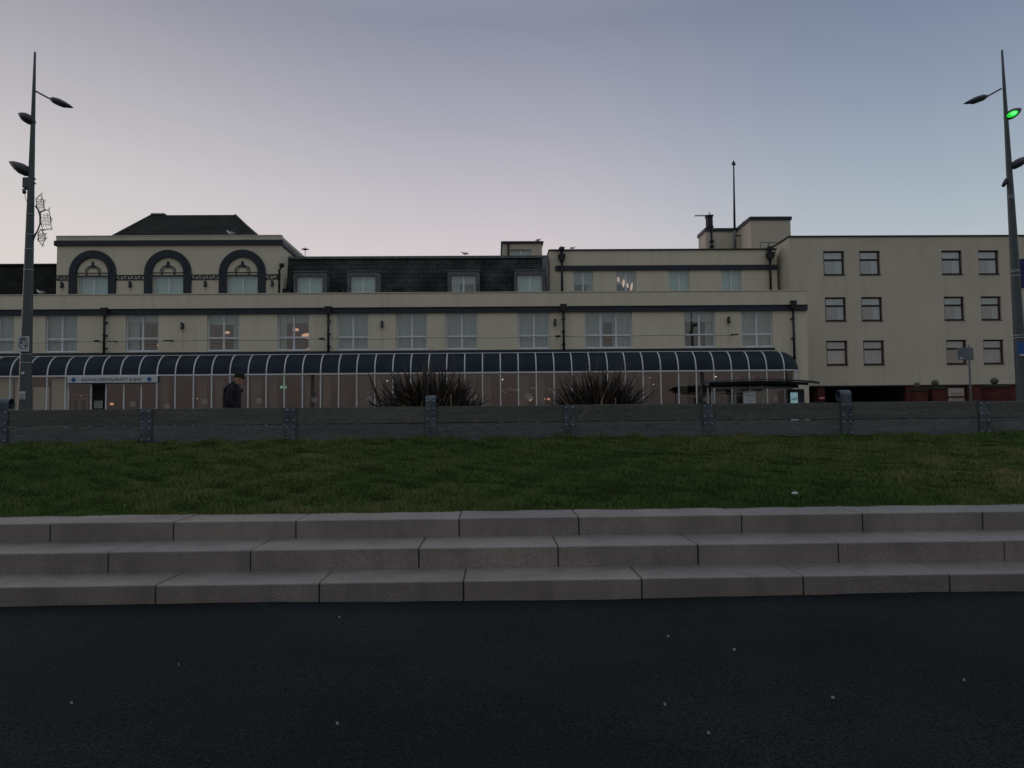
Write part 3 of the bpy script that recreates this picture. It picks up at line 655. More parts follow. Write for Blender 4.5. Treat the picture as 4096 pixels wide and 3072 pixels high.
MB().box(xu0-.04, xu1, YU-.07, YU+.3, zut+.003, zut+.06).box(xu0-.04, xu0+.3, YU+.303, 46, zut+.003, zut+.06).build('coping', M['darkcoping'], hotel)
MB().box(X(2221, 1078, YU), xu1-.01, YU-.09, YU-.003, zub0+.01, zub1).build('band', M['navy'], hotel)
for k, (xa, xb, dr) in enumerate(ul):
    wo = window(hotel, xa+.01, xb-.01, zPar-.6, zub0, YU, dress='top' if dr == 'petal' else dr, sill=False)
    if dr == 'petal':  # curved warm lamp reflections in the glass, built as glowing petals
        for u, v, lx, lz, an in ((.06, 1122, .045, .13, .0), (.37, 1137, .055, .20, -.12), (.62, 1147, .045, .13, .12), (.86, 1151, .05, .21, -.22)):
            z = Z(2500, v, YU+.5); MB().ell((xa+.12+(xb-xa-.2)*u, YU+.24, z), (lx, .02, lz), 14, 8, Matrix.Rotation(-an, 3, 'Y')).build('glow_petal', M['petal'], wo, True)
for px, yb2 in ((2247, 1172), (3080, 1160)):
    x = X(px, 1060, YU-.15); zt = Z(px, 1030-8*(px > 3000), YU-.15); zb = Z(px, yb2, YU-.15); zr2 = zut+.05
    m = MB(); m.tube([(x, YU-.17, zb), (x, YU-.17, zt-.2)], .055, 10); m.tube([(x, YU-.17, zt+.1), (x, YU-.17, zr2)], .07, 10)
    o = m.build('downpipe', M['black'], hotel, True)
    MB().prism([(x-.09, zt-.2), (x+.09, zt-.2), (x+.17, zt-.05), (x+.19, zt+.12), (x-.19, zt+.12), (x-.17, zt-.05)], YU-.38, YU-.10).build('hopper', M['black'], o)
    MB().box(x-.13, x+.13, YU-.3, YU-.09, zr2-.08, zr2+.06).build('hopper', M['black'], o)
# --- roof box and stair towers
xb0, xb1 = X(2010, 1000, 41), X(2168, 1000, 41); zbt = (Z(2010, 974, 41)+Z(2168, 973, 41))/2; zbb = zmt-1.2
rbx = MB(); wallholes(rbx, xb0, xb1, zbb, zbt, 41, .25, [(X(2042, 1010, 41), X(2125, 1010, 41), Z(2042, 1024, 41), Z(2042, 998, 41))]); rbx.box(xb0, xb0+.25, 41.253, 44, zbb, zbt).box(xb1-.25, xb1, 41.253, 44, zbb, zbt).build('roof_housing', M['render2'], hotel)
MB().box(xb0-.08, xb1+.08, 40.9, 44.1, zbt+.003, zbt+.10).build('coping', M['darkcoping'], hotel)
window(hotel, X(2042, 1010, 41)+.01, X(2125, 1010, 41)-.01, Z(2042, 1024, 41)+.01, Z(2042, 998, 41)-.01, 41, dress='blind', sill=False, fw=.04)
MB().tube([(X(2034, 1000, 40.9), 40.93, zbb), (X(2034, 1000, 40.9), 40.93, zbt)], .05, 8).build('downpipe', M['black'], hotel, True)
def tower(pxl, pxr, py, Ya, Yb, zbot):
    x0, x1 = X(pxl, py, Ya), X(pxr, py, Ya); zt = (Z(pxl, py, Ya)+Z(pxr, py, Ya))/2
    MB().box(x0, x1, Ya, Yb, zbot, zt-.18).build('stair_tower', M['render2'], hotel)
    MB().box(x0-.06, x1+.06, Ya-.06, Yb+.06, zt-.177, zt).build('coping', M['navy'], hotel)
    return x0, x1, zt
tower(3002, 3161, 867, 39.6, 41.9, zut-1); tw2 = tower(2822, 2960, 913, 41.9, 43.4, zut-1)
p0, p1 = at(2829, 866, 42.05), at(2851, 915, 42.05)
ch = MB().box(p0.x, p1.x, 42.0, 42.4, p1.z-.3, p0.z).box(p0.x-.04, p1.x+.04, 41.96, 42.44, p0.z+.002, p0.z+.08).box(p0.x-.03, p1.x+.03, 41.97, 42.43, p0.z-.62, p0.z-.54).build('chimney', M['darkcoping'], hotel)
xm = X(2847, 950, 41.8)
MB().tube([(xm, 41.82, Z(2847, 915, 41.8)), (xm, 41.82, zut-.2)], .05, 8).box(xm-.12, xm+.12, 41.7, 41.88, Z(2847, 966, 41.8), Z(2847, 962, 41.8)).box(xm-.12, xm+.12, 41.7, 41.88, Z(2847, 988, 41.8), Z(2847, 984, 41.8)).build('soil_pipe', M['black'], hotel)
an = MB(); a, b = at(2780, 863, 42.1), at(2838, 862, 42.1); an.tube([a, b], .018, 6)
for k in range(12):
    q = a.lerp(b, k/12); an.tube([q+Vector((0, -.16, 0)), q+Vector((0, .16, 0))], .008, 5); an.tube([q+Vector((0, 0, -.035)), q+Vector((0, 0, .035))], .012, 5)
an.tube([at(2844, 862, 42.1), at(2835, 849, 42.1)], .022, 6); an.tube([at(2838, 862, 42.1), at(2844, 862, 42.1), at(2845, 900, 42.1)], .022, 6)
tag(an.build('television_aerial', M['black']), 'spiky black yagi aerial pointing left from the dark chimney', 'aerial')
# mast
b_, t_ = at(2939.5, 998, 41.3), at(2934.7, 657, 41.3)
ms = thing('roof_mast', 'tall slim mast with pointed tip on the stair tower roof', 'mast', (b_.x, b_.y, b_.z-.3))
mid = b_.lerp(t_, .22)
MB().tube([b_+Vector((0, 0, -.3)), mid], [.085, .075], 10).build('lower_tube', M['lead'], ms, True)
MB().tube([mid, t_], [.065, .035], 10).build('upper_tube', M['navy'], ms, True)
MB().tube([t_+Vector((0, 0, -.08)), t_+Vector((0, 0, -.02)), t_+Vector((0, 0, .22))], [.02, .14, .01], 4).build('finial', M['black'], ms)
p = b_.lerp(t_, .16); MB().box(p.x, p.x+.35, p.y-.03, p.y+.03, p.z-.03, p.z+.03).build('bracket', M['black'], ms)
# railing and lean-to
rl_ = MB(); a, b = at(3041, 970, 39.2), at(3108, 970, 39.2)
rl_.tube([a, b], .02, 6)
for q in (0, .48, 1): c = a.lerp(b, q); rl_.tube([c, (c.x, c.y, zut-.1)], .02, 6)
tag(rl_.build('roof_railing', M['lead']), 'thin metal railing on the roof in front of the stair tower', 'railing')
# finial on mansard ridge
p = at(1221, 1028, 38); t = at(1220, 988, 38); c = at(1220.5, 997, 38)
tag(MB().tube([p+Vector((0, 0, -.1)), t], .014, 6).tube([c+Vector((0, 0, -.05)), c, c+Vector((0, 0, .05))], [.02, .19, .02], 10).build('vent_cowl', M['black']), 'small thin pole with a disc cap standing on the slate ridge', 'roof pole')
# ------------------------------------------------------------------ veranda
ver = thing('glazed_veranda', 'long glazed veranda with curved dark roof and white ribs', 'veranda', (0, YV, ZS))
DV = YM-YV; HV = zGut0-.03-zEav
r0x, rNx = X(43, 1490, YV), X(3137, 1490, YV); nb = 43; bw = (rNx-r0x)/nb
i0 = -6
def arc(x, off=0, n=10):
    return [(x, YM-(DV+off)*math.cos(PI/2*q/n), zEav+(HV+off)*math.sin(PI/2*q/n)) for q in range(n+1)]
xdoor0, xdoor1 = X(270, 1520, YV), X(630, 1520, YV)
for i in range(i0, nb+1):
    x = r0x+i*bw
    r = MB(); pa = arc(x, .03); pb = arc(x, -.01); n = len(pa)
    vs = [(x-.022, y, z) for _, y, z in pa]+[(x-.022, y, z) for _, y, z in pb]+[(x+.022, y, z) for _, y, z in pa]+[(x+.022, y, z) for _, y, z in pb]
    fs = []
    for q in range(n-1): fs += [(q, q+1, n+q+1, n+q), (2*n+q, 3*n+q, 3*n+q+1, 2*n+q+1), (q, 2*n+q, 2*n+q+1, q+1), (n+q, n+q+1, 3*n+q+1, 3*n+q)]
    r.add(vs, fs); r.build('rib', M['alu'], ver)
    indoor = xdoor0+.1 < x < xdoor1-.1
    if not indoor:
        MB().box(x-.022, x+.022, YV-.03, YV+.04, ZS, zEav-.045).build('mullion', M['alu'], ver)
    if i < nb:
        pn = MB(); pa = arc(x+.023, 0); pb = arc(x+bw-.023, 0); n = len(pa)
        pn.add([*pa, *pb], [(q, q+1, n+q+1, n+q) for q in range(n-1)])
        pn.build('roof_panel', M['navyroof'], ver, True, recalc=False)
        xc = x+bw/2
        if not (xdoor0 < xc < xdoor1):
            MB().box(x+.023, x+bw-.023, YV, YV+.01, ZS+.3, zEav-.045).build('glass_pane', M['vglass'], ver)
MB().box(r0x+i0*bw, rNx, YV-.05, YV+.04, zEav-.042, zEav+.012).build('eaves_rail', M['alu'], ver)
MB().box(r0x+i0*bw, rNx, YV-.02, YV+.06, ZS, ZS+.3).build('plinth', M['navy'], ver)
MB().box(r0x+i0*bw, XG-.01, YM-.21, YM-.19, zGut0-.035, zGut0-.004).build('ridge_strip', M['alu'], ver)
# rounded end
dm = MB(); nph, nth = 10, 8; vs = []
for a in range(nph+1):
    ph = PI/2*a/nph
    for b in range(nth+1):
        th = PI/2*b/nth; rr_ = DV*math.cos(th); vs.append((rNx+.02+rr_*math.sin(ph), YM-.004-rr_*math.cos(ph), zEav+HV*math.sin(th)))
dm.add(vs, [(a*(nth+1)+b, (a+1)*(nth+1)+b, (a+1)*(nth+1)+b+1, a*(nth+1)+b+1) for a in range(nph) for b in range(nth)])
dm.build('roof_panel', M['navyroof'], ver, True, recalc=False)
ed = [(rNx+(DV+.02)*math.sin(PI/2*a/12), YM-.02-(DV+.02)*math.cos(PI/2*a/12)) for a in range(13)]
MB().tube([(x, y, zEav-.015) for x, y in ed], .028, 6).build('eaves_rail', M['alu'], ver)
gp = MB(); gp.add([(x, y, ZS+.3) for x, y in ed]+[(x, y, zEav-.04) for x, y in ed], [(k, k+1, 14+k, 13+k) for k in range(12)]); gp.build('glass_pane', M['vglass'], ver, True, recalc=False)
for k in (6, 11): MB().box(ed[k][0]-.02, ed[k][0]+.02, ed[k][1]-.02, ed[k][1]+.02, ZS, zEav-.04).build('mullion', M['alu'], ver)
# blinds inside left bays
for i in range(i0, 4):
    x = r0x+i*bw
    if xdoor0 < x+bw/2 < xdoor1: continue
    MB().box(x+.04, x+bw-.04, YV+.25, YV+.255, ZS+.3, zEav-.1-.35*(i == 1)).build('blind', M['sageblind'], ver)
# faint sheers behind the glass elsewhere
for i in range(8, nb):
    x = r0x+i*bw
    if (i*7) % 3 == 0: continue
    c = MB(); wavy(c, x+.05, x+bw*(.35+.25*((i*5) % 3)/2), ZS+.3, zEav-.1, YV+.3, .012, .1); c.build('sheer_curtain', M['sheer'], ver, recalc=False)
# entrance
dw = xdoor1-xdoor0; yd = YV+.12; zs0 = Z(450, 1531, YV)
en = MB()
for px in (275, 365, 425, 496, 566, 628):
    x = X(px, 1580, yd); en.box(x-.025, x+.025, yd-.03, yd+.03, ZS, zs0-.02)
en.box(xdoor0, xdoor1, yd-.02, yd+.04, zs0-.06-.22, zs0-.02-.22) if False else None
enf = en.build('entrance_frame', M['alu'], ver)
for a, b in ((275, 365), (425, 496), (496, 566), (566, 628)):
    xa, xb = X(a, 1580, yd)+.026, X(b, 1580, yd)-.026
    MB().box(xa, xb, yd-.004, yd+.004, ZS, zs0-.03).build('glass_pane', M['vglass'], enf)
xa, xb = X(285, 1600, yd+1.2), X(352, 1600, yd+1.2)
zd = Z(300, 1592, yd+1.2)
MB().box(xa, xa+.06, yd+1.2, yd+1.26, ZS, zd).box(xb-.06, xb, yd+1.2, yd+1.26, ZS, zd).box(xa+.06, xb-.06, yd+1.2, yd+1.26, zd-.08, zd).box((xa+xb)/2-.05, (xa+xb)/2+.05, yd+1.2, yd+1.26, ZS, zd-.08).box(xa-.1, xb+.3, yd+1.2, yd+1.24, zd+.1, zd+.16).build('door', M['alu'], ver)
MB().box(X(432, 1560, yd+.4), xdoor1, yd+.4, yd+.45, zs0-.27, zs0-.02).box(xdoor0, X(432, 1560, yd+.4), yd+.1, yd+.12, zs0-.12, zs0-.02).build('door_header', M['navy'], ver)
MB().box(X(372, 1580, yd+.5), X(420, 1580, yd+.5), yd+.5, yd+.53, ZS, zs0-.02).build('doorway_dark', M['black'], ver)  # black sheet standing in for the shade inside the open doorway
# sign board
xs0, xs1 = X(268, 1520, YV-.1), X(630, 1520, YV-.1); zt, zbm = Z(450, 1505, YV-.1), Z(450, 1531, YV-.1)
sg = thing('sign_board', 'long white name board reading KAWALI RESTAURANT & BAR above the entrance', 'sign', ((xs0+xs1)/2, YV-.1, zbm))
MB().box(xs0, xs1, YV-.10, YV-.052, zbm, zt).build('board', M['signwhite'], sg, bevel=.005)
text_mesh('KAWALI RESTAURANT & BAR', 'lettering', M['lettering'], sg, X(327, 1519, YV-.1), X(567, 1517, YV-.1), (zt+zbm)/2, YV-.103, height=.125, bold=.012)
for px in (294.5, 597):
    c = X(px, 1518, YV-.1); zc = (zt+zbm)/2
    MB().prism([(c-.11, zc), (c, zc-.11), (c+.11, zc), (c, zc+.11)], YV-.106, YV-.101).build('blue_diamond', M['signblue'], sg)
# notices on the glass
notes = [(393, 1618, 34, 30, 'square pale notice low on the glass inside the dark doorway'), (531, 1616, 22, 20, 'grey notice on the entrance glass beside the white column'), (667, 1628, 22, 24, 'yellowish menu sheet on the glass just right of the entrance'), (818, 1606, 22, 22, 'white notice on the veranda glass left of the walking person'),
         (1036, 1603, 22, 22, 'white notice on the veranda glass right of the walking person'), (1256, 1600, 22, 20, 'pale notice beside the leaning dark reflection post in the veranda'), (1473, 1597, 24, 22, 'pale notice on the glass just left of the large flax clump'),
         (1900, 1593, 22, 22, 'pale notice on the glass just right of the large flax clump'), (2113, 1585, 24, 22, 'pale notice above the white glowing plant in the veranda'), (2537, 1580, 16, 22, 'narrow pale notice right of the rounder flax clump'),
         (2818, 1598, 16, 20, 'pale blue notice at the left end of the bus shelter'), (3103, 1594, 18, 20, 'pale blue notice behind the right end of the bus shelter')]
for px, py, w_, h_, lb in notes:
    Yn = YV+.02 if px > 640 else yd+.01
    if px < 400: Yn = yd+.45
    c = at(px, py, Yn); tag(MB().box(c.x-w_/2/F*Yn, c.x+w_/2/F*Yn, Yn, Yn+.004, c.z-h_/2/F*Yn, c.z+h_/2/F*Yn).build('notice', M['paper']), lb, 'notice', 'notices stuck on the veranda glass')
p = at(1133, 1549, 33.2); ex = thing('exit_sign', 'small green lit running-man exit sign hanging in the veranda', 'exit sign', p)
MB().box(p.x-.13, p.x+.13, 33.2, 33.24, p.z-.05, p.z+.05).tube([(p.x, 33.22, p.z+.05), (p.x, 33.22, p.z+.4)], .006, 5).build('sign_panel', M['exit'], ex)
MB().ell((p.x-.03, 33.195, p.z+.025), (.012, .003, .012), 8, 6).box(p.x-.04, p.x-.02, 33.193, 33.198, p.z-.02, p.z+.01).box(p.x-.055, p.x-.04, 33.193, 33.198, p.z-.035, p.z-.02).box(p.x-.02, p.x-.005, 33.193, 33.198, p.z-.035, p.z-.02).box(p.x+.04, p.x+.09, 33.193, 33.198, p.z-.035, p.z+.035).build('pictogram', M['signwhite'], ex)
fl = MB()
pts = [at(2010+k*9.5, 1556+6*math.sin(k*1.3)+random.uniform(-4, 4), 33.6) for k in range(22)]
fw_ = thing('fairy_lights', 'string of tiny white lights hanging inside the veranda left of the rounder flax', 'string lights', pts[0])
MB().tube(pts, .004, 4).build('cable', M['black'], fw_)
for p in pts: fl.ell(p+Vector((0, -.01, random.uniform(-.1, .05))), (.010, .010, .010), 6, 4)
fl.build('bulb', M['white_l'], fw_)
p = at(2107, 1606, 33.4)
pt = thing('potted_plant', 'pale glowing leafy plant standing inside the veranda window', 'plant', (p.x, p.y, ZS))
lf = MB()
for k in range(26):
    a = random.random()*2*PI; l = .1+.12*random.random(); e = Vector((math.cos(a)*l, math.sin(a)*l*.6, .1+.2*random.random()-.1)); lf.ell(p+e, (.05, .02, .02), 6, 4, Matrix.Rotation(random.random()*3, 3, 'Y'))
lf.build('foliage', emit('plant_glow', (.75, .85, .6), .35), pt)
MB().tube([(p.x, p.y, ZS), (p.x, p.y, p.z-.3), (p.x, p.y, p.z+.05)], [.16, .2, .02], 12).build('pot', M['lead'], pt)
# overhead cable
cable_pts = [at(px, 1372-px*.0109, YM-.45) for px in range(-400, 2951, 50)]
cb = thing('facade_cable', 'thin cable strung along the first floor of the cream facade', 'cable', cable_pts[0])
for k, q in enumerate(cable_pts): q.z += -.02*math.sin(k*.7)
MB().tube(cable_pts, .008, 4).build('wire', M['black'], cb)
for px, py, w_ in ((395, 1367, .18), (457, 1367, .36), (680, 1364, .4), (1290, 1358, .2), (2231, 1348, .2), (2933, 1340, .34)):
    q = at(px, py, YM-.3); MB().box(q.x-w_/2, q.x+w_/2, YM-.5, YM-.42, q.z-.03 if w_ < .3 else q.z-.015, q.z+.05 if w_ < .3 else q.z+.02).tube([(q.x, YM-.42, q.z), (q.x, YM, q.z)], .014, 6).build('bracket', M['black'], cb)
# ------------------------------------------------------------------ side wing
YB = 36.2
wing = thing('side_wing_building', 'plain cream four storey wing with brown windows above a red brick base', 'building', (X(3600, 1500, YB), YB, ZS))
xw0, xw1 = X(3158, 1000, YB), X(4500, 1000, YB); zw1 = (Z(3158, 951, YB)+Z(4039, 944, YB))/2; zw0 = (Z(3240, 1543, YB)+Z(4060, 1536, YB))/2
rows = [((1005+1000)/2, (1103+1098)/2, (3294, 3438, 3767, 3914), (3378, 3521, 3849, 3996)), (1187, 1284, (3301, 3446, 3777, 3925), (3385, 3530, 3858, 4006)), (1360.5, 1460, (3306, 3454, 3786, 3934), (3391, 3538, 3867, 4016))]
holes = []; W2 = []
dresses = [['right', 'right', 'right', 'right'], ['right', 'right', 'right', 'right'], ['net', 'net', 'top', 'net']]
for ri_, (ya, yb2, la, lb) in enumerate(rows):
    for ci in range(4):
        px = (la[ci]+lb[ci])/2; py = (ya+yb2)/2-(px-3650)*.0078+0; xa, xb = X(la[ci], py, YB), X(lb[ci], py, YB)
        zt = Z(3650, ya, YB); zb = Z(3650, yb2, YB)
        holes.append((xa, xb, zb, zt)); W2.append((xa, xb, zb, zt, dresses[ri_][ci], ri_ == 2 and ci == 0))
# two further columns beyond the lamp post, out of frame
for ri_ in range(3):
    h0 = holes[ri_*4+3]; holes.append((h0[0]+4.2, h0[1]+4.2, h0[2], h0[3])); W2.append((h0[0]+4.2, h0[1]+4.2, h0[2], h0[3], 'net', False))
m_ = MB(); wallholes(m_, xw0, xw1, zw0, zw1, YB, .25, holes); m_.build('wall', M['render2'], wing)
MB().box(xw0, xw0+.25, YB+.253, 46, zw0, zw1).build('wall', M['render2'], wing)
MB().box(xw0+.253, xw1, YB+.253, 46, zw1-.4, zw1-.3).build('flat_roof', M['lead'], wing)
MB().box(xw0-.05, xw1, YB-.05, YB+.3, zw1+.003, zw1+.07).box(xw0-.05, xw0+.28, YB+.303, 46, zw1+.003, zw1+.07).build('coping', M['darkcoping'], wing)
for (xa, xb, zb, zt, dr, pink) in W2:
    wo = window(wing, xa+.01, xb-.01, zb+.03, zt-.005, YB, frame='brown', lights=1, transom=.64, dress=dr, fw=.065, deep=.10)
    MB().box(xa+.075, xb-.075, YB+.30, YB+.304, zb+.03+(zt-zb)*.68, zt-.08).build('upper_blind', M['net'], wo)
    if pink: MB().box(xa+.3, xb-.3, YB+1.0, YB+1.1, zb+.4, zb+.5).build('lamp', emit('pink_lamp', (1, .5, .42), 3.0), wo)
    if dr == 'right': pass
# base: brick and undercroft
xd0, xd1 = X(3300, 1570, YB), X(3625, 1570, YB)
MB().box(xw0, xw1, YB-.02, YB+.2, zw0-.05, zw0-.003).build('soffit_edge', M['darkcoping'], wing)
MB().box(X(3272, 1570, YB), xd0, YB+.02, YB+.6, ZS-.1, zw0-.053).build('brick_pier', M['brick'], wing)
m_ = MB(); xg0, xg1 = X(3793, 1580, YB), X(3872, 1580, YB)
wallholes(m_, xd1, xw1, ZS-.1, zw0-.053, YB+.02, .25, [(xg0, xg1, ZS+.7, zw0-.09)]); m_.build('brick_base', M['brick'], wing)
wg = window(wing, xg0+.01, xg1-.01, ZS+.73, zw0-.1, YB+.02, frame='brown', lights=1, transom=.66, dress='half', fw=.06)
und = MB(); und.box(xw0+.3, xw1, YB+6, YB+6.2, ZS-.1, zw0-.05); und.box(xd1+.3, xd1+.5, YB+.28, YB+6, ZS-.1, zw0-.05); und.box(xw0+.255, xw1, YB+.255, 46, zw0-.04, zw0+.1); und.build('undercroft_wall', mat('undercroft_black', (.02, .018, .018), .9), wing)  # near-black walls and ceiling of the undercroft
sgp = at(3287, 1592, YB)
MB().box(sgp.x-.14, sgp.x+.14, YB-.02, YB+.016, sgp.z-.07, sgp.z+.07).build('pier_sign', M['red'], wing)
MB().box(sgp.x-.12, sgp.x+.12, YB-.026, YB-.0215, sgp.z-.022, sgp.z+.022).build('pier_sign_bar', M['signwhite'], wing)
# piers with stone balls
for px, py, r, x0, x1, lb in ((3668, 1541, 13, 3645, 3700, 'brick gate pier with lowest mossy ball, nearest the dark undercroft'), (3740, 1532, 14, 3712, 3772, 'brick gate pier with mossy ball, left of the ground floor window'), (3978, 1524, 15, 3945, 4018, 'brick gate pier with round mossy ball beside the right lamp post')):
    Yp = 31.5; c = at(px, py, Yp); a, b = X(x0, 1560, Yp), X(x1, 1560, Yp); rr_ = r/F*Yp; zc = c.z-rr_
    t = thing('gate_pier', lb, 'pier', (c.x, Yp, ZS), 'brick piers topped by mossy stone balls')
    dpt = (b-a)/2
    MB().box(a+.04, b-.04, Yp-dpt+.04, Yp+dpt-.04, ZS-.05, zc-.13).build('brick_shaft', M['brick'], t)
    MB().box(a, b, Yp-dpt, Yp+dpt, zc-.127, zc-.04).box(a+.08, b-.08, Yp-dpt+.08, Yp+dpt-.08, zc-.037, zc+.01).build('cap', M['mosscap'], t, bevel=.015)
    MB().ell((c.x, Yp, c.z), (rr_, rr_, rr_*.95), 20, 14).build('stone_ball', M['moss'], t, True)
# ------------------------------------------------------------------ bus shelter
YS = 29.0
zr_c = Z(3020, 1522, YS); xl, xr_ = X(2822, 1545, YS), X(3267, 1533, YS)
sh = thing('bus_shelter', 'glass bus shelter with thin arched dark roof in front of the hotel', 'bus shelter', ((xl+xr_)/2, YS, ZS))
n = 24; cxm = X(3010, 1522, YS); half = (xr_-cxm)
def rz(x): u = (x-cxm)/half; return zr_c-.135*u*u
top = [(xl+(xr_-xl)*k/n) for k in range(n+1)]
vs = []; 
for x in top:
    e = min(1, min(x-xl, xr_-x)/.5); y0 = YS-1.0*(.25+.75*math.sqrt(max(0, e))); vs += [(x, y0, rz(x)), (x, YS+.75, rz(x)+.1), (x, YS+.75, rz(x)+.075), (x, y0, rz(x)-.035)]
MB().add(vs, [(4*k+j, 4*k+4+j, 4*k+4+(j+1) % 4, 4*k+(j+1) % 4) for k in range(n) for j in range(4)]+[(0, 1, 2, 3), (4*n+3, 4*n+2, 4*n+1, 4*n)]).build('roof', M['metalw'], sh)
x2a, x2b = X(2850, 1545, YS), X(3210, 1540, YS)
def beam(ya, dz0, dz1):
    xs_ = [x2a+(x2b-x2a)*k/12 for k in range(13)]
    MB().strip([(x, rz(x)-dz0) for x in xs_], [(x, rz(x)-dz1) for x in xs_], ya, ya+.08).build('roof_beam', M['metalw'], sh)
beam(YS-.55, .045, .14); beam(YS+.4, .0, .2)
MB().box(X(2860, 1553, YS+.3), X(3165, 1553, YS+.3), YS+.3, YS+.34, Z(3000, 1556, YS+.3), Z(3000, 1548, YS+.3)).build('white_rail', M['signwhite'], sh)
for px in (2832, 2848, 3051, 3142):
    x = X(px, 1580, YS+.35); MB().box(x-.018, x+.018, YS+.33, YS+.37, ZS, rz(x)-.16).build('post', M['alu'], sh)
for px in (2942,):
    x = X(px, 1580, YS+.35); MB().box(x-.012, x+.012, YS+.33, YS+.36, ZS, rz(x)-.16).build('post', M['alu'], sh)
for a, b in ((2850, 2940), (2944, 3050), (3053, 3141)):
    MB().box(X(a, 1580, YS+.35)+.02, X(b, 1580, YS+.35)-.02, YS+.345, YS+.353, ZS+.25, rz(cxm)-.35).build('glass_panel', M['dglass'], sh)
MB().box(X(2860, 1640, YS), X(3140, 1640, YS), YS+.0, YS+.25, ZS+.5, ZS+.55).build('bench', M['metalw'], sh)
# poster case
xa, xb = X(3155, 1590, YS-.2), X(3216, 1590, YS-.2); zt = Z(3180, 1557, YS-.2)
pc = MB().box(xa, xb, YS-.25, YS-.05, ZS, zt).build('poster_case', M['navy'], sh, bevel=.01)
pa_, pb_ = X(3162, 1590, YS-.25), X(3191, 1590, YS-.25); zp1, zp0 = Z(3177, 1570, YS-.25), Z(3177, 1611, YS-.25)
MB().box(pa_, pb_, YS-.258, YS-.252, ZS+.4, zp1).build('poster', M['poster'], pc)
text_mesh('FACE', 'poster_lettering', M['lettering'], pc, pa_+.035, pb_-.02, (zp1+zp0)/2-.06, YS-.261, height=.11, slant=.12, bold=.02)
text_mesh('5', 'poster_number', M['lettering'], pc, pb_-.04, pb_-.015, zp1-.09, YS-.261, height=.06)
# timetable panel
ta, tb = X(2973, 1590, YS-.5), X(3023, 1590, YS-.5); zt1, zt0 = Z(2998, 1566, YS-.5), Z(2998, 1614, YS-.5)
tt = thing('timetable_stand', 'white timetable board with a red stripe on a post by the shelter', 'timetable', ((ta+tb)/2, YS-.5, ZS))
MB().box(ta-.02, tb+.02, YS-.5, YS-.46, zt0-.25, zt1+.02).build('frame', M['black'], tt, bevel=.005)
MB().box(ta, tb, YS-.506, YS-.502, zt0-.23, zt1).build('panel', M['signwhite'], tt)
MB().box(ta+.02, tb-.01, YS-.511, YS-.507, zt1-.14, zt1-.122).build('red_stripe', M['red'], tt)
ln = MB()
for k in range(7):
    z = zt1-.20-.045*k; ln.box(ta+.11, tb-.07-(k % 3)*.03, YS-.511, YS-.507, z-(.008 if k in (3, 5) else .004), z)
ln.box(ta+.02, ta+.18, YS-.511, YS-.507, zt1-.055, zt1-.035)
ln.build('printed_lines', M['lettering'], tt)
MB().box((ta+tb)/2-.03, (ta+tb)/2+.03, YS-.46, YS-.42, ZS, zt1+.2).build('post', M['metalw'], tt)
# ------------------------------------------------------------------ road sign
Yr = 26.0
a = at(3879, 1395, Yr); b = at(3880, 1600, Yr)
rs = thing('road_sign', 'grey back of a rectangular road sign on a slim post before the wing', 'road sign', (b.x, Yr, ZS))
pb0 = Vector((b.x+.03, Yr, ZS)); MB().tube([pb0, (a.x-.03, Yr, a.z+.12)], .036, 10).build('post', M['lead'], rs, True)
MB().box(X(3829, 1415, Yr), X(3893, 1415, Yr), Yr-.02, Yr, Z(3860, 1441, Yr), Z(3860, 1391, Yr)).build('plate', M['signgrey'], rs, bevel=.02)
MB().box(X(3837, 1430, Yr), X(3851, 1430, Yr), Yr-.028, Yr-.022, Z(3845, 1436, Yr), Z(3845, 1430, Yr)).build('sticker', M['signwhite'], rs)
# ------------------------------------------------------------------ lamp posts
YP = 18.0; PXM = YP/F
def blob(mb, a, b, ra, sy=1.6, n=14):
    a, b = Vector(a), Vector(b); k = len(ra); mb.tube([a.lerp(b, q/(k-1)) for q in range(k)], [r*PXM for r in ra], n, sy)
def post(top, bot, label, rtop=4, rbot=25):
    t, b = at(*top, YP), at(*bot, YP); s = (ZS-b.z)/(t.z-b.z); base = b+(t-b)*s
    root = thing('lamp_post', label, 'street lamp', base, 'tall tapering promenade lamp posts')
    L_ = 14; pts = []; rad = []
    for k in range(L_+1):
        q = k/L_; pts.append(base.lerp(t, q)); rad.append((26-(26-15)*min(1, q/.55) if q < .55 else 15-(15-rtop)*((q-.55)/.45)**1.0)*PXM)
    MB().tube(pts, rad, 20).build('pole', M['pole'], root, True)
    return root, base, t
def on(base, t, py):  # centre line point at picture row py
    b = base; lo, hi = 0, 1
    for _ in range(30):
        m = (lo+hi)/2; p = base.lerp(t, m); d = p-CAM; yy = CY-F*d.dot(up)/d.dot(f0)
        if yy > py: lo = m
        else: hi = m
    return base.lerp(t, lo), lo
def rad_at(q): return (26-(26-15)*min(1, q/.55) if q < .55 else 15-11*((q-.55)/.45))*PXM
lp, base, tp = post((140, 208), (98.5, 1643), 'left tapering grey lamp post with unlit heads and wire leaf decoration')
def head(root, arm0, h0, h1, ra, lens=None, sy=1.6):
    m = MB(); 
    if arm0: MB().tube([at(*arm0, YP), at(*h0, YP)], 3.2*PXM, 8).build('arm', M['lamp'], root, True)
    m = MB(); blob(m, at(*h0, YP), at(*h1, YP), ra, sy); o = m.build('lamp_head', M['lamp'], root, True)
    a, b = at(*h0, YP), at(*h1, YP); c = a.lerp(b, .5); d = (b-a).normalized(); nrm = Vector((d.z, 0, -d.x)); nrm = nrm if nrm.z < 0 else -nrm
    rx = (b-a).length*.28
    MB().ell(c+nrm*ra[2]*PXM*.62, (rx*.8, .09, .03), 12, 8, Matrix.Rotation(-math.atan2(d.z, d.x), 3, 'Y')).build('lens', lens or M['lamp'], o, True)
    return o
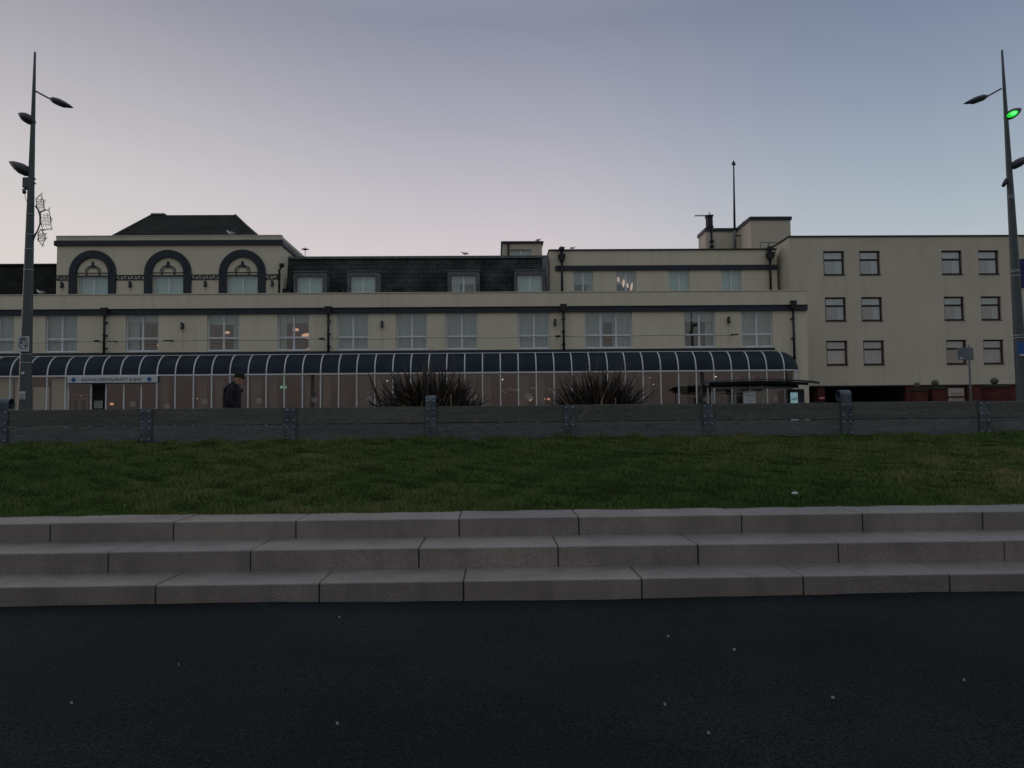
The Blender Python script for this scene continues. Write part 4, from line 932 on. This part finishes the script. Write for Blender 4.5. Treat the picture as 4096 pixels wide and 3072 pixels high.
head(lp, (143, 365), (197, 394), (293, 431), [3, 12, 14, 12, 8, 1.5])
head(lp, None, (136, 490), (76, 455), [8, 17, 19, 18, 12, 4])
head(lp, None, (124, 696), (36, 646), [7, 20, 22, 18, 12, 1.5])
for pt_, (p0, p1) in (('x', ((96, 712), (122, 754))),):
    a, b = at(*p0, YP), at(*p1, YP); MB().box(a.x, b.x, YP-.07, YP+.1, b.z, a.z).build('junction_box', M['pole'], lp, bevel=.015)
m = MB(); m.ell(at(97, 768, YP-.05), (.045, .045, .05), 12, 8); m.box(at(97, 768, YP).x-.02, at(112, 758, YP).x, YP-.06, YP-.02, at(97, 762, YP).z, at(97, 758, YP).z); m.tube([at(99, 775, YP-.05), at(102, 792, YP-.05), at(109, 810, YP-.05)], .006, 5); m.build('camera_dome', M['lamp'], lp, True)
def bands(root, base, t, rows):
    for py in rows:
        p, q = on(base, t, py); r = rad_at(q)+.006; d = (t-base).normalized()
        MB().tube([p-d*.008, p+d*.008], r, 20).build('strap', M['bolt'], root, True)
bands(lp, base, tp, (858, 940, 998, 1081, 1418, 1452))
m = MB(); 
for py in (715, 733): p, q = on(base, tp, py); m.box(p.x, p.x+rad_at(q)+.03, YP-.02, YP+.02, p.z-.02, p.z+.01)
m.build('clamp', M['lamp'], lp)
def plate(root, px0, px1, py0, py1, name='sign_plate', icon=1):
    a, b = at(px0, py0, YP-.17), at(px1, py1, YP-.17)
    o = MB().box(a.x, b.x, YP-.175, YP-.167, b.z, a.z).build(name, M['signwhite'], root, bevel=.003)
    cx, cz = (a.x+b.x)/2, a.z-(a.z-b.z)*(.54 if icon == 1 else .48); R = (b.x-a.x)*(.40 if icon == 1 else .36); y0, y1 = YP-.181, YP-.1765
    ic = MB(); ci = [(cx+R*math.cos(2*PI*k/28), cz+R*math.sin(2*PI*k/28)) for k in range(29)]; ii = [(cx+R*.88*math.cos(2*PI*k/28), cz+R*.88*math.sin(2*PI*k/28)) for k in range(29)]
    ic.strip(ci, ii, y0, y1)
    if icon == 1:
        s = R*.62; w_ = R*.06; ic.prism([(cx-s-w_, cz-s), (cx-s, cz-s-w_), (cx+s+w_, cz+s), (cx+s, cz+s+w_)], y0-.001, y1)
        ic.prism([(cx-R*.75, cz+R*.30), (cx-R*.45, cz+R*.15), (cx-R*.05, cz+R*.3), (cx-R*.1, cz+R*.5), (cx-R*.5, cz+R*.62)], y0, y1)
        ic.prism([(cx+R*.25, cz-R*.2), (cx+R*.7, cz-R*.1), (cx+R*.62, cz-R*.55), (cx+R*.4, cz-R*.6)], y0, y1); ic.box(cx+R*.42, cx+R*.52, y0, y1, cz-R*.1, cz+R*.12)
        for k in range(3): ic.box(cx-R*(.9 if k else .45), cx+R*(.9 if k else .45), y0, y1, a.z-.03-k*.027, a.z-.018-k*.027)
    else:
        ic.box(cx-R*.35, cx+R*.35, y0, y1, cz-R*.3, cz+R*.25); ic.box(cx-R, cx+R, y0, y1, b.z+.02, b.z+.035)
    ic.build('pictogram', M['lettering'], o)
plate(lp, 71, 116, 1345, 1406); plate(lp, 79, 100, 1566, 1597, icon=2)
p = at(92, 1492, YP-.14); MB().tube([(p.x, YP-.14, p.z), (p.x, YP-.155, p.z)], .035, 16).build('round_cap', M['signwhite'], lp)
# wire leaf decoration
de = thing('wire_decoration', 'wiry leaf shaped festive light frame fixed to the left lamp post', 'decoration', at(134, 940, YP))
fr = MB()
arcp = [at(*q, YP) for q in ((132, 946), (140, 938), (152, 920), (160, 895), (160, 865), (153, 840), (141, 823))]; fr.tube(arcp, .016, 6)
fr.tube([at(131, 970, YP), at(140, 945, YP), at(150, 925, YP)], .012, 6); fr.build('bracket', M['lamp'], de, True)
for quad in (((144, 795), (163, 779), (175, 805), (177, 838), (160, 850), (148, 830)), ((163, 848), (195, 838), (203, 880), (205, 915), (172, 922), (162, 890)), ((163, 918), (180, 940), (181, 955), (170, 982), (152, 960), (152, 935))):
    m = MB(); P = [at(*q, YP) for q in quad]; m.tube(P+[P[0]], .010, 5)
    c = sum(P, Vector())/6; rr2 = random.Random(3)
    xs_ = [p.x for p in P]; zs_ = [p.z for p in P]
    for k in range(8):
        u = (k+.5)/8; x = min(xs_)+(max(xs_)-min(xs_))*u; m.tube([(x+rr2.uniform(-.02, .02), YP-.05+.1*rr2.random(), c.z+(max(zs_)-c.z)*.75*(1-abs(u-.5))), (x, YP+.02, c.z), (x+rr2.uniform(-.03, .03), YP, c.z-(c.z-min(zs_))*.75*(1-abs(u-.5)))], .0045, 4)
    for k in range(6):
        u = (k+.5)/6; z = min(zs_)+(max(zs_)-min(zs_))*u; m.tube([(c.x-(c.x-min(xs_))*.8*(1-.6*abs(u-.5)), YP, z+rr2.uniform(-.02, .02)), (c.x, YP-.04, z+rr2.uniform(-.03, .03)), (c.x+(max(xs_)-c.x)*.85*(1-.6*abs(u-.5)), YP, z+rr2.uniform(-.02, .02))], .0045, 4)
    for p in P:
        for _ in range(3): m.tube([p, p+Vector((rr2.uniform(-.05, .06), 0, rr2.uniform(-.05, .05)))], .005, 4)
    m.build('wire_leaf', mat('wire', (.07, .04, .04), .6), de)
rp, base2, tp2 = post((4008, 201), (4092, 1600), 'right lamp post with one lit green head')
head(rp, (4006, 354), (3950, 385), (3855, 415), [5, 12, 13, 11, 7, 1.5])
gh = head(rp, None, (4020, 472), (4082, 437), [6, 16, 19, 18, 13, 5], M['green'])
c = at(4050, 456, YP-.34); MB().ell(c, (.15, .05, .066), 14, 8, Matrix.Rotation(-.42, 3, 'Y')).build('lens_ring', M['green'], gh, True); MB().ell(c+Vector((0, -.03, 0)), (.085, .04, .036), 14, 8, Matrix.Rotation(-.42, 3, 'Y')).build('light_array', M['greencore'], gh, True)
head(rp, None, (4040, 672), (4125, 622), [6, 16, 18, 15, 8, 2])
m = MB(); m.tube([at(4025, 715, YP), at(4022, 728, YP), at(4012, 745, YP)], [.03, .055, .04], 8); m.build('camera_dome', M['lamp'], rp, True)
bands(rp, base2, tp2, (785, 793, 1082, 1088, 1104, 1342, 1352))
a, b = at(4076, 1032, YP-.1), at(4150, 1150, YP-.1)
def rrect(x0, x1, z0, z1, r):
    P = []
    for cx, cz, s in ((x1-r, z1-r, 0), (x0+r, z1-r, 1), (x0+r, z0+r, 2), (x1-r, z0+r, 3)):
        P += [(cx+r*math.cos(PI/2*(s+k/5)), cz+r*math.sin(PI/2*(s+k/5))) for k in range(6)]
    return P
MB().prism(rrect(a.x+.02, b.x, b.z, a.z, .1), YP-.02, YP+.02).build('blue_sign', M['deepblue'], rp)
text_mesh('P', 'sign_letter', M['signwhite'], rp, a.x+.2, a.x+.34, (a.z+b.z)/2, YP-.024, height=.22) if False else None
p = at(4083, 1395, YP-.16); MB().box(p.x-.08, p.x+.25, YP-.165, YP-.158, p.z-.12, p.z+.15).build('sign_plate', M['signblue'], rp); MB().box(p.x-.04, p.x+.2, YP-.172, YP-.1655, p.z-.17, p.z-.125).build('sign_plate', M['signwhite'], rp)
# ------------------------------------------------------------------ flax plants
def flax(px, label, Rw, H, lean, seed, Y=16.55, dens=300, dead=40):
    r = random.Random(seed); bx = X(px, 1640, Y); root = thing('flax_plant', label, 'plant', (bx, Y, ZS), 'bronze flax clumps behind the timber wall')
    def leaf(m, o, az, el, L_, wd, droop, kink=0):
        d = Vector((math.cos(az)*math.cos(el), math.sin(az)*math.cos(el), math.sin(el))); side = Vector((-math.sin(az), math.cos(az), 0))
        tw_ = r.uniform(-.9, .9); p = Vector(o); n = 7; vs = []
        upv = d.cross(side)
        sd_ = (side*math.cos(tw_)+upv*math.sin(tw_)).normalized(); fold = sd_.cross(d).normalized()
        for k in range(n+1):
            q = k/n; w_ = wd*(.55+.9*q*(1-q)*2)*(1-q**3.5)
            vs += [p-sd_*w_, p+fold*w_*.5, p+sd_*w_]
            d = (d+Vector((0, 0, -droop*q))-(Vector((0, 0, kink)) if k == 4 else Vector())).normalized(); p = p+d*L_/n
        m.add(vs, [(3*k+j, 3*k+3+j, 3*k+4+j, 3*k+1+j) for k in range(n) for j in (0, 1)])
    MB().ell((bx, Y, ZS), (Rw*.75, .38, .34), 20, 12).build('soil_mound', M['soil'], root, True)
    m = MB()
    for k in range(dens):
        az = r.random()*2*PI; u = r.random(); az = az if r.random() < .35 else (0 if r.random() < .5 else PI)+r.gauss(0, .38); el = PI/2-(.04+1.34*u**.85)
        if math.sin(az) < 0 and el < .75: az = az if abs(math.cos(az)) > .75 else -az
        hx = math.cos(az)*math.cos(el)
        L_ = H*(.58+.42*r.random())*(1-.20*u)
        o = (bx+r.gauss(0, Rw*.24)+lean*r.random(), Y+r.gauss(0, .12), ZS+.26)
        leaf(m, o, az, el, L_, r.uniform(.022, .046), r.uniform(.0, .17), 0 if r.random() > .22 else r.uniform(.4, 1.3))
    m.build('foliage', M['leaf'], root, recalc=False)
    m = MB()
    for k in range(dead):
        az = r.random()*2*PI; el = PI/2-(.15+.95*r.random()); o = (bx+r.gauss(0, Rw*.25), Y+r.gauss(0, .12)-.30, ZS+.5); leaf(m, o, az, el, H*(.3+.42*r.random()), r.uniform(.006, .013), r.uniform(.05, .3), r.uniform(0, .9) if r.random() < .6 else 1.6)
    m.build('dead_leaves', M['dead'], root, recalc=False)
    m = MB()
    for k in range(5):
        x = bx+r.uniform(-.3, .5); t = Vector((x+r.uniform(-.05, .45), Y+.1, ZS+H*1.12+r.uniform(-.15, .25))); s_ = Vector((x, Y, ZS)); mid_ = s_.lerp(t, .6)+Vector((-.03, 0, 0)); m.tube([s_, mid_, t], [.008, .006, .003], 5)
        for j in range(4): q = mid_.lerp(t, .4+.15*j); m.tube([q, q+Vector((r.uniform(-.12, .12), 0, .07))], .004, 4)
    m.build('flower_stalk', M['stalk'], root, recalc=False)
flax(1712, 'wide sprawling bronze flax clump hanging over the wall, left one', 1.12, 1.82, .0, 5, dens=1250, dead=80)
flax(2402, 'rounder compact bronze flax clump, right of the wider one', .74, 1.74, 0, 11, dens=1100, dead=45)
# ------------------------------------------------------------------ person
def person():
    Yp = 17.1; top = at(948, 1489, Yp); zg = ZS; Hh = top.z-zg; bx = X(928, 1600, Yp)
    s = Hh/1.72
    root = thing('person', 'person in black jacket, dark knitted hat and glasses walking right behind the wall', 'person', (bx, Yp, zg))
    def P(x, y, z): return Vector((bx+x*s, Yp+y*s, zg+z*s))
    def skin(name, verts, edges, rad, m, sub=2, parent=root, extra=None, vox=None, sx=1.0):
        me = bpy.data.meshes.new(name); org = ORG[parent.name]
        me.from_pydata([P(*v)-org for v in verts], edges, []); o = bpy.data.objects.new(name, me); COL.objects.link(o); o.parent = parent; ORG[o.name] = org
        sk = o.modifiers.new('skin', 'SKIN'); sk.use_smooth_shade = True
        for i, r in enumerate(rad):
            rr = r if hasattr(r, '__len__') else (r, r); me.skin_vertices[0].data[i].radius = (rr[0]*s, rr[1]*s)
        me.skin_vertices[0].data[0].use_root = True
        ss = o.modifiers.new('sub', 'SUBSURF'); ss.levels = sub; ss.render_levels = sub
        dg = bpy.context.evaluated_depsgraph_get(); dg.update(); me2 = bpy.data.meshes.new_from_object(o.evaluated_get(dg)); o.modifiers.clear(); 
        vs = [v.co[:] for v in me2.vertices]; fs = [tuple(p.vertices) for p in me2.polygons]
        bpy.data.meshes.remove(me2)
        if extra: 
            e = extra(); n = len(vs); vs += [tuple(Vector(v)-org) for v in e.v]; fs += [tuple(i+n for i in f) for f in e.f]
        me3 = bpy.data.meshes.new(name); me3.from_pydata(vs, [], fs); me3.materials.append(m); me3.polygons.foreach_set('use_smooth', [True]*len(fs)); o.data = me3
        if vox:
            rm = o.modifiers.new('remesh', 'REMESH'); rm.mode = 'VOXEL'; rm.voxel_size = vox; rm.use_smooth_shade = True
        return o
    # head surface facing +x: stacked rings, profile-driven
    hc = (.150, 0, 1.588)
    def head_mb():
        mb = MB(); prof = [  # z rel, front x, back x, half width
            (-.135, .030, -.040, .045), (-.120, .070, -.050, .052), (-.105, .088, -.055, .056), (-.088, .086, -.062, .060), (-.072, .093, -.070, .064), (-.060, .090, -.078, .066), (-.045, .088, -.086, .070), (-.025, .090, -.094, .073), (0, .084, -.100, .076), (.02, .090, -.102, .078), (.05, .092, -.100, .077), (.08, .078, -.088, .070), (.105, .048, -.06, .05), (.12, .01, -.02, .02)]
        n = 28; ti = Matrix.Rotation(.22, 3, 'Y'); vs = []
        for z, fx, bx_, hw in prof:
            for j in range(n):
                a = 2*PI*j/n; c, sn = math.cos(a), math.sin(a); x = (fx+bx_)/2+(fx-bx_)/2*math.copysign(abs(c)**.85, c); y = hw*math.copysign(abs(sn)**.9, sn)
                if -.062 < z < .015 and abs(a if a < PI else a-2*PI) < .25: x += .028*(1-abs(z+.035)/.035 if abs(z+.035) < .035 else 0)+.006   # nose
                if abs(z) < .012 and .25 < abs(a if a < PI else a-2*PI) < .7: x -= .008                                # eye sockets
                v = ti @ Vector((x, y, z)); vs.append(P(hc[0]+v.x, hc[1]+v.y, hc[2]+v.z))
        k = len(prof); mb.add(vs, [(i*n+j, i*n+(j+1) % n, (i+1)*n+(j+1) % n, (i+1)*n+j) for i in range(k-1) for j in range(n)]+[tuple(range(n-1, -1, -1)), tuple((k-1)*n+j for j in range(n))])
        for sg in (-1, 1): mb.ell(P(hc[0]-.015, sg*.078, hc[2]-.02), (.02*s, .009*s, .034*s), 12, 8)
        return mb
    # body: pelvis root
    V = [(0, 0, .93), (0, 0, 1.08), (.005, 0, 1.22), (.05, 0, 1.36), (.075, 0, 1.44), (.11, 0, 1.50),            # 0-5 spine, neck
         (.0, -.09, .90), (.12, -.10, .50), (.05, -.10, .09), (.20, -.10, .04),                                       # right leg forward (near)
         (.0, .09, .90), (-.10, .10, .50), (-.33, .10, .13), (-.24, .10, .04),                                         # left leg back
         (.03, -.16, 1.37), (.01, -.25, 1.12), (.15, -.235, .93),                                                        # near arm, hand into pocket
         (.03, .16, 1.37), (-.01, .25, 1.12), (.10, .235, .88)]
    E = [(0, 1), (1, 2), (2, 3), (3, 4), (4, 5), (0, 6), (6, 7), (7, 8), (8, 9), (0, 10), (10, 11), (11, 12), (12, 13), (3, 14), (14, 15), (15, 16), (3, 17), (17, 18), (18, 19)]
    Rr = [(.15, .12), (.14, .11), (.15, .12), (.14, .11), .07, .055, .085, .058, .042, .035, .085, .058, .042, .035, .04, .036, .03, .04, .036, .03]
    def hands():
        mb = MB()
        for sg in (-1, 1):
            w0 = P(.17 if sg < 0 else .10, .235*sg, .93 if sg < 0 else .87); d = Vector((.75, -.1*sg, -.65)).normalized(); sd = Vector((0, 1, 0)); mb.tube([w0, w0+d*.05*s, w0+d*.09*s], [.026*s, .034*s, .030*s], 10)
            for k, ln_ in enumerate((.065, .075, .07, .055)):
                o_ = w0+d*.085*s+sd*(k-1.5)*.017*s; b1 = o_+d*ln_*.5*s; b2 = b1+(d+Vector((-.5, 0, -.6))).normalized()*ln_*.5*s; mb.tube([o_, b1, b2], [.010*s, .009*s, .007*s], 8)
            o_ = w0+d*.03*s; mb.tube([o_, o_+(d*.6+Vector((.5, 0, .5))).normalized()*.035*s, o_+(d+Vector((.3, 0, .1))).normalized()*.07*s], [.013*s, .011*s, .008*s], 8)
        return mb
    def extra():
        e = head_mb(); h_ = hands(); n = len(e.v); e.v += h_.v; e.f += [tuple(i+n for i in f) for f in h_.f]; return e
    body = skin('body', V, E, Rr, M['skin'], 1, extra=extra, vox=.0085)
    jk = skin('jacket', [(0, 0, .86), (0, 0, .96), (-.01, 0, 1.10), (-.005, 0, 1.24), (.0, 0, 1.37), (.045, 0, 1.45), (.085, 0, 1.492), (.04, -.17, 1.38), (.01, -.25, 1.12), (.15, -.235, .955), (.06, .17, 1.38), (-.01, .25, 1.12), (.09, .235, .90)],
         [(0, 1), (1, 2), (2, 3), (3, 4), (4, 5), (5, 6), (4, 7), (7, 8), (8, 9), (4, 10), (10, 11), (11, 12)], [(.19, .20), (.20, .20), (.205, .195), (.205, .19), (.175, .17), (.11, .12), (.085, .085), .085, .072, .055, .085, .072, .055], M['jacket'], 2)
    skin('trousers', [(0, 0, .95), (0, 0, .86), (.0, -.095, .84), (.12, -.10, .50), (.05, -.10, .12), (.0, .095, .84), (-.10, .10, .50), (-.31, .10, .16)], [(0, 1), (1, 2), (2, 3), (3, 4), (1, 5), (5, 6), (6, 7)], [.15, .15, .10, .078, .062, .10, .078, .062], M['trouser'], 2)
    for v in ((.05, -.10, .09, .20, .035), (-.33, .10, .12, -.20, .03)):
        MB().tube([P(v[0]-.05, v[1], .06 if v[1] < 0 else .13), P(v[0]+.03, v[1], .055 if v[1] < 0 else .08), P(v[3], v[1], .045), P(v[3]+.04, v[1], .04)], [.035*s, .045*s, .042*s, .02*s], 12, 1.0).build('shoe', M['black'], root, True)
    ht = MB(); rings = []
    ti = Matrix.Rotation(.20, 3, 'Y')
    for z, fx, bx_, hw in ((.022, .104, -.112, .088), (.03, .110, -.118, .092), (.055, .110, -.118, .092), (.062, .104, -.114, .089), (.09, .098, -.108, .085), (.115, .078, -.092, .072), (.135, .048, -.064, .05), (.146, .008, -.022, .022), (.148, -.004, -.008, .005)): rings.append((z, fx, bx_, hw))
    n = 24; vs = []
    for z, fx, bx_, hw in rings:
        for j in range(n):
            a = 2*PI*j/n; zz = z-.03*max(0, -math.cos(a))*(1 if z < .06 else 0); v = ti @ Vector(((fx+bx_)/2+(fx-bx_)/2*math.cos(a), hw*math.sin(a), zz)); vs.append(P(hc[0]+v.x, v.y, hc[2]+v.z))
    ht.add(vs, [(i*n+j, i*n+(j+1) % n, (i+1)*n+(j+1) % n, (i+1)*n+j) for i in range(len(rings)-1) for j in range(n)]); ht.build('knitted_hat', M['hat'], root, True)
    gl = MB(); g0 = P(hc[0]+.098, -.032, hc[2]-.018)
    for sg in (-1, 1):
        c = P(hc[0]+.100, sg*.033, hc[2]-.022); gl.tube([c+Vector((0, .026*math.cos(2*PI*k/14), .019*math.sin(2*PI*k/14)))*s for k in range(15)], .003, 5)
        gl.tube([c+Vector((0, sg*.026*s, .006)), P(hc[0]+.02, sg*.080, hc[2]-.008), P(hc[0]-.03, sg*.080, hc[2]-.006)], .003, 5)
    gl.build('glasses', M['black'], root)
    MB().tube([P(hc[0]-.075, .0, hc[2]-.088), P(hc[0]-.055, -.05, hc[2]-.105), P(hc[0]+.02, -.065, hc[2]-.145), P(hc[0]+.05, -.03, hc[2]-.168)], .006, 5).build('collar_edge', M['lead'], root, True)
    c = P(.12, -.262, 1.27); MB().box(c.x-.02, c.x+.02, c.y-.0, c.y+.05, c.z-.008, c.z+.012).build('badge', M['gull'], root) if False else None
person()
# ------------------------------------------------------------------ birds
def bird_proto(name, body_m, wing_m, k=1.0):
    root = thing(name, '', 'bird', (0, 0, 0)); 
    b = MB(); b.tube([(-.2, 0, .13), (-.12, 0, .14), (0, 0, .15), (.1, 0, .17), (.15, 0, .21), (.18, 0, .25), (.22, 0, .265), (.25, 0, .26)], [.012, .04, .07, .065, .045, .036, .034, .012], 12); b.build('body', body_m, root, True)
    for sg in (-1, 1): MB().tube([(.07, sg*.05, .19), (-.05, sg*.065, .18), (-.18, sg*.035, .16), (-.27, sg*.012, .145)], [.02, .045, .028, .004], 8, .5).build('wing', wing_m, root, True)
    MB().tube([(.245, 0, .262), (.30, 0, .252)], [.011, .003], 6).build('beak', M['stalk'], root)
    for sg in (-1, 1): MB().tube([(.0, sg*.03, .1), (.005, sg*.03, 0), (.05, sg*.03, 0)], .006, 5).build('leg', M['stalk'], root)
    return root
gp_ = bird_proto('gull', M['gull'], M['gullgrey']); cp_ = bird_proto('pigeon', M['crow'], M['crow'])
used = set()
def place_bird(proto, px, py, Y, flip, sc, lb, z=None):
    if proto.name not in used: o = proto; used.add(proto.name)
    else:
        o = proto.copy(); COL.objects.link(o)
        for ch in list(proto.children):
            c = ch.copy(); COL.objects.link(c); c.parent = o
    p = at(px, py, Y); o.location = (p.x, p.y, z if z is not None else p.z); o.rotation_euler = (0, 0, PI if flip else 0); o.scale = (sc, sc, sc)
    o['label'] = lb; o['group'] = 'gulls resting on the hotel roofs' if proto is gp_ else 'dark birds on the roofs'
place_bird(gp_, 924, 945, 36.1, True, .85, 'white and grey gull at the foot of the hip roof', zTt+.05)
place_bird(gp_, 163, 1181, YM+.12, True, .75, 'pale gull on the parapet by the left lamp post', zPar+.045)
place_bird(gp_, 1860, 1024, 37.3, True, .75, 'gull silhouetted alone on the slate mansard ridge', zmt)
place_bird(gp_, 2290, 1004, YU+.1, False, .6, 'small gull on the upper coping just right of the hopper', zut+.06)
place_bird(cp_, 2152, 974, 41.1, False, .62, 'dark bird on the right edge of the small roof housing', zbt+.10)
place_bird(cp_, 2250, 1003, YU+.05, True, .5, 'dark bird on top of the left upper downpipe', zut+.10)
place_bird(cp_, 2981, 886, 41.0, False, .62, 'dark bird on the sloping-looking coping of the stair tower', Z(3002, 867, 39.6))
# ------------------------------------------------------------------ scraps on the ground
def scrap(px, py, lb, z=0, sz=.02, Y=None):
    p = atz(px, py, z) if Y is None else at(px, py, Y)
    m = MB(); r = random.Random(int(px)); sz *= .5; k = 7; top_ = [(p.x+sz*(.7+.6*r.random())*math.cos(2*PI*q/k), p.y+sz*.5*(.6+.6*r.random())*math.sin(2*PI*q/k), p.z+.012) for q in range(k)]; bot_ = [(a+.002, b, c-.012) for a, b, c in top_]
    m.add(top_+bot_+[(p.x, p.y, p.z+.012+sz*.4)], [(q, (q+1) % k, 2*k) for q in range(k)]+[(q, q+k, (q+1) % k+k, (q+1) % k) for q in range(k)]+[tuple(range(2*k-1, k-1, -1))])
    tag(m.build('shell_fragment', M['pebble']), lb, 'shell', 'pale shell fragments scattered on the ground')
for px, py, lb, sz in ((1357, 2471, 'tiny pale chip on the asphalt just below the left middle step joint', .012), (2672, 2548, 'thin pale chip on the asphalt below the steps, right of centre', .014), (2937, 2602, 'bright pale chip on the asphalt right of centre', .018), (3331, 2794, 'pale chip on the lower right asphalt', .016), (2660, 2821, 'curved pale chip low on the asphalt right of centre', .016),
                       (2833, 2936, 'lowest pale chip on the asphalt, right of centre', .012), (1349, 2898, 'largest pale chip low on the asphalt left of centre', .017), (286, 2815, 'pale chip on the far left asphalt', .014), (3855, 2724, 'pale chip on the far right asphalt', .013), (714, 2661, 'tiny grey chip on the left asphalt', .008)):
    scrap(px, py, lb, 0.008, sz)
gy = YG+.75; p = at(3180, 1980, gy); scrap(3180, 1980, 'white scrap lying on the lawn near the top step', Y=gy+0, sz=.035) if False else None
d = ray(3180, 1980); t = 9.0
while CAM.z+d.z*t > float(lawn_z(np.array(d.x*t), np.array(d.y*t)))+.02: t += .01
p = CAM+d*t; m = MB().ell(p+Vector((0, 0, .02)), (.045, .03, .022), 8, 6); tag(m.build('litter_scrap', M['signwhite']), 'white scrap lying on the lawn near the top step', 'litter')
